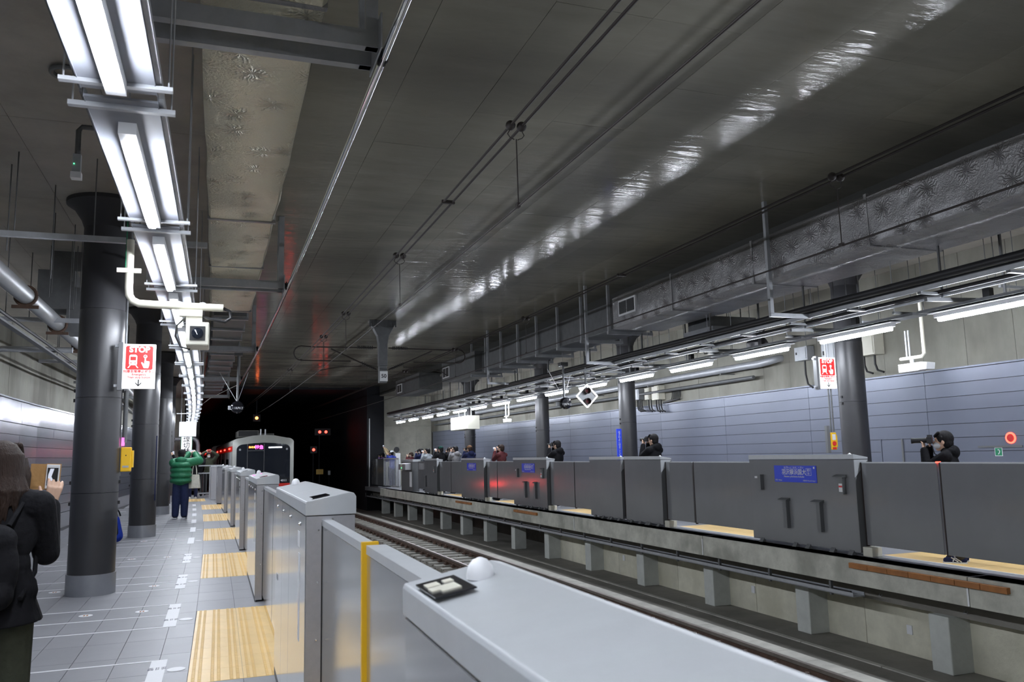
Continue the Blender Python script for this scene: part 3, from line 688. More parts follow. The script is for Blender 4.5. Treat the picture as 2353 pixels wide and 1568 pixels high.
for a, b in ((34.5, 36.9),): tactile(a, b, -0.75, 2, 'yellow tactile paving at the far end, left of the others')
for i, (a, b) in enumerate(((6.6, 9.5), (12.1, 14.9), (18.4, 20.9), (23.7, 26.2), (28.9, 31.9))):
    t = thing('tactile_paving', 'yellow tactile paving seen under the right platform doors, %s from the right' % ORD[i].replace('nearest', 'first'), 'tactile paving', a, 8.86, 0)
    k = 4
    for j in range(k):
        for q in range(2): MB().box(q * 0.38, q * 0.38 + 0.376, (b - a) * j / k, (b - a) * (j + 1) / k - 0.006, 0, 0.008).build('tactile_tile', 'yellow', t)
    MB().box(-0.03, -0.002, 0, b - a, 0, 0.014).build('edge_trim', 'white', t)
kinds = ['2ドア', '4ドア']
for i, s in enumerate((5.97, 8.69, 11.18, 13.9, 17.05, 19.85, 22.6, 25.4, 28.2, 31.0)):
    L_ = 1.31; t = thing('queue_marking', 'white queueing lines with end label on the left platform floor, %s set from the camera' % ORD[i], 'floor marking', s, -0.37, 0.0)
    for y in (0, L_ / 2, L_):
        if i in (2, 5) and y < 0.3 * (i == 2) + 0.7 * (i == 5) and not (i == 5 and y == 0):
            MB().box(-0.77, -0.1, y - 0.016, y + 0.016, 0, 0.0025).build('line', 'paint', t); MB().box(-2.1, -1.36, y - 0.016, y + 0.016, 0, 0.0025).build('line', 'paint', t); continue
        MB().box(-2.1 if i != 0 else -1.3, -0.1, y - 0.016, y + 0.016, 0, 0.0025).build('line', 'paint', t)
    MB().box(-0.115, 0, -0.012, L_ + 0.012, 0, 0.003).build('label_plate', 'paint', t)
    if i < 4:
        text('三ドア\n四ドア', 0.045, 'navy', t, (-0.057, L_ * 0.27, 0.0035), (0, 0, -PI / 2 * 0), ext=0.0003); text('三ドア\n四ドア', 0.045, 'navy', t, (-0.057, L_ * 0.78, 0.0035), (0, 0, 0), ext=0.0003)
    MB().box(-2.3, -2.1, L_ - 0.2, L_, 0, 0.003).build('arrow_plate', 'paint', t)
for i, (s, u, y_) in enumerate(((6.93, -0.29, 0), (9.02, -0.29, 0), (11.75, -0.29, 0), (14.6, -0.29, 0), (17.6, -0.29, 0), (20.4, -0.29, 0), (9.68, -0.74, 1), (9.70, -1.27, 1), (11.55, -0.74, 1), (11.62, -1.86, 1), (14.9, -0.74, 1), (14.9, -1.27, 1), (18.2, -0.76, 1), (18.1, -1.3, 1))):
    t = thing('floor_sticker', ('round white sticker with orange footprints, %s such pair by distance, %s' % (ORD[(i - 6) // 2], ('nearer the gates', 'farther from the gates')[i % 2])) if y_ else 'plain round white sticker by the label plates, %s from the camera' % ORD[i], 'sticker', s, u, 0.0)
    MB().lathe([(0.066, 0), (0.066, 0.003)], 20).build('disc', 'paint', t)
    if y_: MB().box(-0.022, -0.006, -0.03, 0.03, 0.003, 0.004).build('footprint', 'orange', t); MB().box(0.006, 0.022, -0.03, 0.03, 0.003, 0.004).build('footprint', 'orange', t)

# ================================================================== STRIP LIGHTS
def make_lamp(lab):
    t = thing('strip_light', lab, 'light', 0, 0, 0, 'strip lights over the left platform')
    m = MB().box(-0.168, 0.168, 0.0, 2.3, 0.11, 0.122); m.box(-0.172, -0.168, 0, 2.3, 0.105, 0.17); m.box(0.168, 0.172, 0, 2.3, 0.105, 0.17)
    m.build('tray', 'traywhite', t)
    MB().box(-0.045, 0.045, 0.3, 2.2, 0.045, 0.11).build('batten', 'white', t)
    MB().prism([(-0.03, 0.045), (-0.03, 0.015), (-0.02, 0.0), (0.02, 0.0), (0.03, 0.015), (0.03, 0.045)], 0.54, 2.05, 'y').build('tube', 'tube', t)
    for y in (0.08, 2.2):
        b = MB().box(-0.25, 0.25, y - 0.018, y + 0.018, 0.085 if y < 1 else 0.09, 0.11).build('cross_bar', 'galv', t)
        for x in (-0.23, 0.23): MB().cyl((x, y, 0.1), (x, y, 1.6), 0.005, 6).build('hanger_rod', 'galv', b)
    MB().box(-0.19, -0.174, 0, 2.36, 0.13, 0.16).build('conduit', 'galvdark', t); MB().box(0.174, 0.2, 0, 2.36, 0.12, 0.16).build('conduit', 'galv', t)
    return t
lamp0 = make_lamp('lit strip light on its white tray, first of the left row at the top edge')
P0 = 1.93
k = 0
for i in range(-4, 17):
    s = P0 + 2.4 * i
    if i == 0: m = frame(s, -0.53, 3.25); lamp0.matrix_world = m; lamp0.location = m.to_translation(); lamp0.rotation_euler = m.to_euler(); continue
    if i < 0: lab = 'strip light of the left row behind the camera, %s one back' % ORD[-i - 1].replace('nearest', 'first')
    else: lab = 'lit strip light on its white tray, %s of the left row counted from the camera' % ORD[i]
    dup(lamp0, s, -0.53, 3.25, lab)
def make_lampr(lab):
    t = thing('strip_light', lab, 'light', 0, 0, 0, 'strip lights over the right platform')
    MB().box(-0.13, 0.13, 0.0, 2.3, 0.16, 0.2).build('trunking', 'galvdark', t)
    MB().box(-0.1, 0.1, 0.45, 2.15, 0.13, 0.142).build('reflector', 'white', t)
    MB().box(-0.045, 0.045, 0.5, 2.1, 0.075, 0.13).build('batten', 'white', t)
    MB().prism([(-0.034, 0.075), (-0.036, 0.045), (-0.022, 0.02), (0.022, 0.02), (0.036, 0.045), (0.034, 0.075)], 0.54, 2.05, 'y').build('tube', 'tube', t)
    b = MB().box(-0.3, 0.3, 0.16, 0.2, 0.2, 0.235).build('cross_bar', 'galvdark', t)
    for x in (-0.28, 0.28): MB().cyl((x, 0.18, 0.2), (x, 0.18, 1.6), 0.006, 6).build('hanger_rod', 'galv', b)
    MB().box(-0.04, 0.04, 1.2, 1.3, 0.2, 0.33).build('clamp_block', 'black', b)
    return t
sr = [7.1 + 2.35 * i - 0.54 for i in range(-5, 12)] + [35.3 - 0.54, 37.75 - 0.54, 40.2 - 0.54]
lr0 = None; q = 0
for s in sr:
    if s < 4.5: lab = 'strip light of the right row beyond the right edge of the frame, %s one out' % ORD[int((6.6 - s) / 2.3)].replace('nearest', 'first')
    else: lab = 'lit strip light over the right platform, %s counted from the right edge' % ORD[q].replace('nearest', 'first'); q += 1
    if lr0 is None:
        lr0 = make_lampr(lab); m = frame(s, 9.38, 3.22); lr0.matrix_world = m; lr0.location = m.to_translation(); lr0.rotation_euler = m.to_euler()
    else: dup(lr0, s, 9.38, 3.22, lab)

# ================================================================== DUCTS
def rbox(mb, s0, s1, u0, u1, z0, z1, ds=0.6, j=0.012, seed=1):   # duct skin with slightly uneven, rounded edges
    rg = random.Random(seed); k = int((s1 - s0) / ds); vs = []; c = 0.03
    base = [(u0 + c, z0), (u1 - c, z0), (u1, z0 + c), (u1, z1 - c), (u1 - c, z1), (u0 + c, z1), (u0, z1 - c), (u0, (z0 * 2 + z1) / 3), (u0, z0 + c)]
    n_ = len(base)
    for i in range(k + 1):
        s = s0 + (s1 - s0) * i / k
        for (u, z) in base: vs.append(T(s + rg.uniform(-j, j), u + rg.uniform(-j, j), z + rg.uniform(-j, j)))
    fs = [(i * n_ + q, i * n_ + (q + 1) % n_, (i + 1) * n_ + (q + 1) % n_, (i + 1) * n_ + q) for i in range(k) for q in range(n_)]
    fs += [tuple(reversed(range(n_))), tuple(k * n_ + q for q in range(n_))]
    return mb.add(vs, fs, True)
t = thing('air_duct', 'foil-wrapped air duct above the left strip lights', 'duct')
rbox(MB(), -6, 16.4, -0.2, 0.54, 4.36, 4.95, seed=2).build('foil_wrap', 'foilw', t, world=True)
for s in (2.4, 4.9, 9.9, 12.4, 16.2): MB().tb(s, s + 0.05, -0.212, 0.552, 4.35, 4.96).build('foil_tape', 'foil', t, world=True)
t = thing('air_duct', 'bare grey ribbed duct continuing behind the foil duct on the left', 'duct')
MB().tb(17, 38, -0.12, 0.5, 4.4, 4.9).build('casing', 'galvdark', t, world=True)
for i in range(13): MB().tb(17.2 + i * 1.5, 17.32 + i * 1.5, -0.16, 0.54, 4.36, 4.94).build('rib', 'galv', t, world=True)
t = thing('air_duct', 'long silver foil-wrapped duct with a louvred grille along the right side', 'duct')
rbox(MB(), -4, 15.85, 8.1, 9.35, 4.2, 4.9, seed=5).build('foil_wrap', 'foil', t, world=True)
for s in (3.4, 5.9, 8.4, 10.9, 13.4): MB().tb(s, s + 0.05, 8.088, 9.36, 4.19, 4.91).build('foil_tape', 'foil', t, world=True)
g = MB().tb(14.78, 15.52, 8.06, 8.1, 4.42, 4.76).build('grille_frame', 'white', t, world=True)
MB().tb(14.83, 15.13, 8.05, 8.062, 4.46, 4.72).build('grille_opening', 'black', g, world=True); MB().tb(15.17, 15.47, 8.05, 8.062, 4.46, 4.72).build('grille_opening', 'black', g, world=True)
for i in range(9): MB().tb(14.83, 15.47, 8.044, 8.05, 4.47 + i * 0.028, 4.476 + i * 0.028).build('louvre', 'galvdark', g, world=True)
t = thing('air_duct', 'unwrapped grey duct held by U-shaped hangers, right of the tracks', 'duct')
MB().tb(16.2, 27.5, 8.45, 9.4, 4.32, 4.95).build('casing', 'galvdark', t, world=True)
for i in range(8):
    s = 16.6 + 1.45 * i
    m = MB(); m.bar(T(s, 8.38, 4.24), T(s, 8.38, 5.35), 0.06); m.bar(T(s, 8.34, 4.24), T(s, 9.5, 4.24), 0.07); m.bar(T(s, 9.46, 4.24), T(s, 9.46, 4.85), 0.05)
    m.build('hanger', 'galv', t, world=True)
for (a, b, z) in ((28.4, 29.8, 4.4), (35.6, 37.2, 4.4)):
    t = thing('ventilation_box', 'small grey vent box with white framed grille above the right platform, %s' % ('nearer one' if a < 30 else 'farther one'), 'vent')
    MB().tb(a - 2.5, b, 8.2, 9.2, z - 0.1, 5.0).build('casing', 'galvdark', t, world=True)
    g = MB().tb(a + 0.4, a + 1.2, 8.17, 8.2, z, z + 0.4).build('grille_frame', 'white', t, world=True)
    for q in range(2): MB().tb(a + 0.45 + q * 0.38, a + 0.77 + q * 0.38, 8.165, 8.17, z + 0.04, z + 0.36).build('grille_opening', 'black', g, world=True)

# ================================================================== HANGING FRAMES AND OVERHEAD LINES
for i, s in enumerate((5.3, 13.4, 21.4, 29.4, 37.4)):
    t = thing('support_frame', 'galvanised hanging frame below the left duct carrying the conductor bar, %s from the camera' % ORD[i], 'support frame', s, 0, 0, 'conductor bar frames')
    for y in (-0.2, 0.07):
        MB().prism([(y - 0.035, 4.22), (y + 0.035, 4.22), (y + 0.035, 4.235), (y - 0.02, 4.235), (y - 0.02, 4.34), (y - 0.035, 4.34)], -0.95 if i == 0 else -0.7, 0.9, 'x').build('cross_beam', 'galv', t)
    for y in (-0.2, 0.07): MB().box(0.82, 0.9, y - 0.03, y + 0.03, 4.22, ZC - 0.001).build('upright', 'galv', t)
    MB().box(-0.62 if i else -0.9, -0.55 if i else -0.83, -0.03, 0.03, 4.24, ZS - 0.001).build('upright', 'galv', t)
    MB().box(0.9, 0.91, -0.33, 0.12, 4.18, 4.42).build('gusset', 'galv', t)
    cl = MB().cyl((0.9, 0.08, 4.33), (1.02, 0.08, 4.33), 0.05, 10).build('insulator', 'black', t)
    for x in (0.93, 0.965, 1.0): MB().cyl((x - 0.006, 0.08, 4.33), (x + 0.006, 0.08, 4.33), 0.072, 12).build('insulator_shed', 'black', cl)
o = MB().ttube(-3, 31.5, 0.99, 4.3, 0.029, 14).build('conductor_bar', 'chrome'); tag(o, 'shiny steel conductor bar running past the left hanging frames', 'bar')
o = MB().tube([T(31.5, 0.99, 4.3), T(33, 0.7, 4.25), T(36, 0.1, 4.1), T(38.5, -0.3, 3.9)], 0.014, 8).build('conductor_bar_end', 'chrome'); tag(o, 'thin steel bar turning off left above the tunnel mouth', 'bar')
def pair(u, z, lab, kn):
    for d, w in ((-0.055, 'left'), (0.055, 'right')):
        o = MB().ttube(-5, 60, u + d, z, 0.014, 8).build('messenger_wire', 'wire'); tag(o, '%s %s wire of the pair' % (lab, w), 'wire', lab + ' pair')
    for i, (s, drop) in enumerate(kn):
        t = thing('wire_clamp', 'dark clamp on the %s paired wires, %s from the camera' % (lab, ORD[i]), 'clamp', s, u, z)
        if drop:
            for d in (-0.055, 0.055):
                MB().sph((d, 0, 0), (0.048, 0.048, 0.048), 12, 8).build('clamp_ball', 'wire', t)
                MB().tube([(d, 0.01, -0.03), (d * 1.5, 0.01, -0.08), (d * 1.1, 0.01, -0.11), (d * 0.3, 0.01, -0.13)], 0.005, 6).build('clip_hook', 'wire', t)
            MB().tube([(0, 0, -0.13), (0.005, 0, drop - z + 0.03)], 0.006, 6).build('dropper', 'wire', t); MB().box(-0.015, 0.015, -0.03, 0.03, drop - z - 0.01, drop - z + 0.03).build('dropper_clip', 'wire', t)
        else:
            MB().box(-0.08, 0.08, -0.02, 0.02, -0.02, 0.02).build('spacer', 'wire', t)
pair(2.53, 4.6, 'left track', ((6.89, 3.82), (9.31, 0), (12.1, 3.82), (17.4, 3.82), (20.9, 3.82), (26.0, 0), (29.0, 3.82)))
pair(6.33, 4.5, 'right track', ((7.0, 3.72), (12.1, 0), (16.6, 3.72), (22.0, 3.72), (28.0, 3.72)))
o = MB().ttube(-5, 60, 2.53, 3.82, 0.009, 8).build('contact_wire', 'wire'); tag(o, 'single contact wire below the left paired wires', 'wire')
o = MB().ttube(-5, 60, 6.33, 3.72, 0.011, 8).build('contact_wire', 'wire'); tag(o, 'single contact wire crossing in front of the right foil duct', 'wire')
# catenary support between the tracks
t = thing('catenary_support', 'flared ceiling post with two hooped arms and the white 50 plate', 'support', 22.9, 4.45, 0)
MB().prism([(-0.38, ZC), (0.38, ZC), (0.32, 5.25), (0.16, 4.95), (0.12, 4.7), (0.12, 4.1), (-0.12, 4.1), (-0.12, 4.7), (-0.16, 4.95), (-0.32, 5.25)], -0.12, 0.12, 'y').build('flared_head', 'galvdark', t, bevel=0.01)
for i in range(8):
    x = -0.38 + i * 0.07 if i < 4 else 0.14 + (i - 4) * 0.07; MB().cyl((x, -0.14, 5.2 - 0.0), (x, -0.1, ZC), 0.02, 8).build('anchor_bolt', 'galvdark', t)
MB().box(-0.11, 0.11, -0.1, 0.1, 3.62, 4.1).build('post', 'galvdark', t, bevel=0.01)
pl = MB().box(-0.1, 0.12, -0.13, -0.11, 3.66, 3.94).build('number_plate', 'white', t); text('50', 0.15, 'black', pl, (0.01, -0.132, 3.8), FRONT, bold=0.003)
for sg in (-1, 1):
    m = MB(); pts = [(sg * 0.17, 0, 4.62), (sg * 1.9, 0, 4.6)]
    for q in range(9):
        a = PI / 2 - PI * q / 8; pts.append((sg * (2.25 + 0.2 * math.cos(a)), 0, 4.42 + 0.2 * math.sin(a)))
    pts.append((sg * 0.9, 0, 4.22)); m.tube(pts, 0.017, 8); m.build('hoop_arm', 'wire', t)
    MB().tube([(sg * 0.17, 0, 4.0), (sg * 0.7, 0, 4.22), (sg * 1.45, 0, 4.56)], 0.02, 8).build('stay_tube', 'wire', t)
    m = MB()
    for x, z in [(0.3 + 0.05 * q, 4.62) for q in range(9)]: m.cyl((sg * (x - 0.008), 0, z), (sg * (x + 0.008), 0, z), 0.05, 10)
    m.build('insulator_sheds', 'black', t)
    m = MB()
    for q in range(7):
        x = 0.28 + 0.05 * q; z = 4.045 + (x - 0.28) * 0.42; m.cyl((sg * (x - 0.008), 0, z), (sg * (x + 0.008), 0, z), 0.045, 10)
    m.build('insulator_sheds', 'black', t)
    MB().tube([(sg * 0.6, 0, 4.08), (sg * 1.2, 0, 4.06), (sg * 1.75, 0, 3.95), (sg * 1.92, 0, 3.84)], 0.014, 8).build('registration_arm', 'wire', t)
# hanging route discs and the diamond signal
def disc(lab, s, u, z, ztop, txt, name='hanging_disc'):
    t = thing(name, lab, 'sign', s, u, 0)
    MB().cyl((0, 0, z), (0, 0, ztop), 0.028, 10).build('drop_pole', 'galvdark', t); MB().box(-0.1, 0.1, -0.1, 0.1, ztop - 0.1, ztop).build('ceiling_bracket', 'galvdark', t)
    d = MB().lathe([(0.13, 0), (0.155, 0.02), (0.155, 0.1), (0.12, 0.14)], 20).xf(Matrix.Translation((0, -0.02, z)) @ Matrix.Rotation(PI / 2, 4, 'X')).build('disc', 'blackgloss', t)
    text(txt, 0.08, 'white', d, (0, -0.165, z - 0.03), FRONT)
    for sg in (-1, 1): MB().tube([(0.0, 0, z + 0.12), (sg * 0.35 - 0.1, 0, z + 0.9)], 0.006, 6).build('stay_cord', 'white' if sg < 0 else 'galv', t)
    MB().box(-0.22, -0.16, -0.05, 0.05, z - 0.06, z + 0.04).build('side_lamp', 'galv', t)
    return t
disc('small black hanging disc lettered 11RPK2 above the train', 22.0, 0.53, 2.88, 4.3, '11RPK2')
disc('black hanging disc left of the diamond signal over the right platform edge', 19.6, 8.55, 2.82, 3.9, '10RPK2')
t = thing('diamond_signal', 'white-edged diamond-shaped signal with two dark lamps hanging at right', 'signal', 18.6, 8.72, 0)
w = 0.285; zc = 2.94
m = MB()
for (a, b) in (((0, zc + w), (w, zc)), ((w, zc), (0, zc - w)), ((0, zc - w), (-w, zc)), ((-w, zc), (0, zc + w))): m.bar((a[0], -0.02, a[1]), (b[0], -0.02, b[1]), 0.05, 0.03)
m.build('white_border', 'signw', t)  # border is no lamp; emission imitates its bright reflection
MB().prism([(0, zc + w - 0.03), (w - 0.03, zc), (0, zc - w + 0.03), (-w + 0.03, zc)], 0.0, 0.02, 'y').build('face_plate', 'galvdark', t)
for z in (zc + 0.13, zc - 0.13): MB().lathe([(0.075, 0), (0.08, 0.1), (0.07, 0.1), (0.055, 0.02)], 18).xf(Matrix.Translation((0, -0.0, z)) @ Matrix.Rotation(PI / 2, 4, 'X')).build('lamp_hood', 'rubber', t); MB().sph((0, -0.01, z), (0.05, 0.02, 0.05), 10, 6).build('lamp_lens', 'maroon', t)
MB().cyl((0, 0.03, zc + w - 0.05), (0, 0.03, 3.95), 0.025, 8).build('drop_pole', 'galvdark', t)

# ================================================================== RIGHT CABLE LADDER, PIPES, WALL BOXES
t = thing('cable_ladder', 'black cable ladder running the whole length above the right strip lights', 'cable tray')
zz = lambda q: 3.66 + 0.0 * q
MB().ttube(2, 41, 8.72, 3.72, 0.05, 10).build('cable', 'black', t, world=True)
MB().ttube(2, 41, 8.8, 3.65, 0.035, 8).build('cable', 'black', t, world=True)
MB().tb(2, 41, 8.68, 8.7, 3.56, 3.62).build('side_rail', 'galv', t, world=True); MB().tb(2, 41, 9.05, 9.07, 3.5, 3.58).build('side_rail', 'galv', t, world=True)
MB().ttube(2, 41, 9.0, 3.56, 0.03, 8).build('cable', 'black', t, world=True)
for i in range(30): MB().tb(3 + i * 1.3, 3.06 + i * 1.3, 8.68, 9.07, 3.53, 3.56).build('rung', 'galvdark', t, world=True)
for i in range(12):
    s = 5.5 + i * 2.7
    m = MB(); m.bar(T(s, 8.75, 3.45), T(s, 10.2, 3.5), 0.05); m.bar(T(s, 10.2, 3.5), T(s, 10.2, ZS), 0.03); m.bar(T(s, 9.05, 3.45), T(s, 9.05, 4.2), 0.025); m.build('bracket', 'galvdark', t, world=True)
rg = random.Random(11)
for i in range(46):    # thin rods from the ceiling
    s = rg.uniform(8, 40); u = rg.choice((9.7, 9.95, 10.3, 10.4, 11.4)); z = rg.uniform(3.55, 4.0)
    if i < 10: s = 8 + i * 0.7; u = 10.5
    t = thing('threaded_rod', 'thin threaded rod hanging from the right platform ceiling', 'rod', s, u, z, 'ceiling rods over the right platform'); MB().cyl((0, 0, 0), (0, 0, ZS - z), 0.006, 6).build('rod', 'galvdark', t)
    if i % 4 == 0: MB().bar((-0.35, 0, 0), (0.35, 0, 0), 0.04).build('strut', 'galv', t)
for i, s in enumerate((10.4, 17.0, 24.0)):
    t = thing('hanging_post', 'grey vertical hanger post over the right platform edge, %s from the right' % ORD[i].replace('nearest', 'first'), 'post', s, 8.0, 3.6 if i < 2 else 3.75)
    MB().box(-0.03, 0.03, -0.03, 0.03, 0, ZC - (3.6 if i < 2 else 3.75)).build('post', 'galv', t); MB().box(-0.03, 0.75, -0.03, 0.03, -0.04, 0.02).build('foot_arm', 'galv', t)
t = thing('cable_tray', 'galvanised cable tray hung under the edge of the right platform', 'cable tray')
MB().tb(9.45, 44, 8.3, 8.5, -0.53, -0.515).build('tray', 'galv', t, world=True)
for u in (8.3, 8.49): MB().tb(9.45, 44, u, u + 0.012, -0.53, -0.47).build('tray_side', 'galv', t, world=True)
MB().ttube(9.6, 44, 8.4, -0.49, 0.02, 6).build('cable', 'black', t, world=True)
for i in range(26): MB().tb(9.9 + i * 1.38, 9.94 + i * 1.38, 8.32, 8.36, -0.56, -0.345).build('tray_hanger', 'galvdark', t, world=True)
t = thing('pipe', 'long grey pipe along the right wall turning into the wall beside the boxes', 'pipe')
MB().tube([T(s, 11.65, 3.47) for s in range(16, 45, 3)], 0.085, 14).build('pipe_run', 'galv', t, world=True)
MB().tube([T(16, 11.65, 3.47), T(15.6, 11.67, 3.47), T(15.35, 11.75, 3.5), T(15.25, 11.9, 3.55), T(15.25, 12.05, 3.56)], 0.085, 14).build('pipe_elbow', 'galv', t, world=True)
for s in (17, 20.5, 24, 28, 32, 36): MB().tb(s, s + 0.05, 11.6, 12, 3.36, 3.385).build('pipe_bracket', 'galvdark', t, world=True)
t = thing('pipe', 'slimmer grey pipe just below the long pipe on the right wall', 'pipe'); MB().tube([T(s, 11.8, 3.2) for s in range(16, 45, 3)], 0.045, 10).build('pipe_run', 'galvdark', t, world=True)
def wallbox(lab, s, z, w, h, d, m_='whitecream', cables=3, u=12.0, cdown=0.35):
    t = thing('junction_box', lab, 'electrical box', s, u, z)
    MB().box(-d, 0.0, -w / 2, w / 2, 0, h).build('case', m_, t, bevel=0.008); MB().box(-d - 0.012, -d, -w / 2 + 0.03, w / 2 - 0.03, 0.03, h - 0.03).build('door', m_, t)
    MB().box(-d - 0.018, -d - 0.012, w / 2 - 0.1, w / 2 - 0.06, h * 0.45, h * 0.62).build('latch', 'black', t)
    for i in range(cables):
        y = -w / 2 + w * (i + 0.5) / cables; MB().tube([(-d / 2, y, 0.02), (-d / 2, y, -cdown * 0.5), (-d / 2, y - 0.05, -cdown * 0.85), (-d / 2, y - 0.2, -cdown)], 0.02, 8).build('cable', 'black', t)
    return t
wallbox('cream box on the right wall behind the CCTV camera', 12.5, 3.28, 0.55, 0.46, 0.25, cables=2)
wallbox('grey-blue box on the right wall left of the STOP sign column', 13.5, 3.2, 0.4, 0.5, 0.22, 'lid', 1)
wallbox('small grey box on the right wall with one drooping cable', 14.35, 3.4, 0.4, 0.3, 0.2, 'galv', 1, cdown=0.6)
wallbox('left white box of the cabled wall group below the pipe', 20.95, 3.02, 0.26, 0.34, 0.2, 'whitecream', 2)
wallbox('right white box of the cabled wall group below the pipe', 20.45, 2.98, 0.38, 0.4, 0.22, 'whitecream', 3)
wallbox('grey cable box at the left of the wall group', 21.5, 3.05, 0.35, 0.32, 0.25, 'galv', 4)
t = thing('cable_bundle', 'bundle of black cables looping down the right wall beside the boxes', 'cable', 19.8, 12.0, 0)
for i in range(7): MB().tube([(-0.05, -i * 0.07, 3.25), (-0.06, -i * 0.07, 3.05), (-0.06, -i * 0.07 + 0.05, 2.94), (-0.06, 0.5, 2.9 - i * 0.004)], 0.014, 6).build('cable', 'black', t)
t = thing('loudspeaker', 'black ceiling loudspeaker cluster above the right strip lights', 'speaker', 13.7, 10.2, 3.55)
MB().lathe([(0.2, 0), (0.22, 0.1), (0.16, 0.2), (0.08, 0.26)], 16).build('cone', 'black', t); MB().bar((-0.35, 0, 0.3), (0.45, 0, 0.3), 0.05).build('bracket', 'galv', t)
for x in (-0.15, 0.0, 0.15): MB().tube([(x, 0, 0.1), (x + 0.05, 0.05, 0.35), (x + 0.1, 0, 0.45)], 0.015, 6).build('cable', 'black', t)
t = thing('equipment_housing', 'grey equipment housing hung under the ceiling left of the black loudspeaker', 'housing', 15.0, 10.2, 3.95)
MB().box(-0.5, 0.7, -0.4, 0.4, 0.1, 0.4).build('case', 'galvdark', t); MB().box(-0.75, 0.5, -0.9, 0.2, 0.02, 0.1).build('tray', 'duct', t)
for x in (-0.4, 0.6): MB().cyl((x, 0, 0.4), (x, 0, 0.9), 0.012, 6).build('hanger_rod', 'galvdark', t)
MB().tube([(0.0, 0.0, 0.1), (-0.1, 0.1, -0.1), (-0.25, 0.3, -0.16), (-0.4, 0.3, -0.3)], 0.025, 8).build('cable', 'black', t)
t = thing('call_light', 'glowing red ring alarm light on the far right cladding', 'alarm light', 9.79, 12.0, 1.62)
m = MB().lathe([(0.075, 0), (0.092, 0.0), (0.092, 0.012), (0.075, 0.012)], 24).xf(Matrix.Rotation(-PI / 2, 4, 'Y')); m.build('ring', 'ledring', t); MB().lathe([(0.07, 0), (0.06, 0.02)], 20).xf(Matrix.Rotation(-PI / 2, 4, 'Y')).build('button', 'red', t)
t = thing('exit_sign', 'small green safety sign on the far right cladding', 'sign', 10.03, 12.0, 1.33)
MB().box(-0.006, 0, -0.07, 0.07, 0, 0.14).build('plate', 'white', t); MB().box(-0.008, -0.006, -0.06, 0.06, 0.01, 0.13).build('green_face', 'green', t)
MB().prism([(0.02, 0.1), (0.0, 0.115), (-0.015, 0.09), (-0.01, 0.06), (0.015, 0.03), (-0.005, 0.03), (-0.03, 0.07), (-0.025, 0.1)], -0.0095, -0.008, 'x').build('figure', 'white', t)
o = MB().tb(9.6, 10.4, 11.985, 11.998, 1.47, 1.5); tag(o.build('panel_trim', 'gateend'), 'dark trim line below the red ring light on the cladding', 'trim')

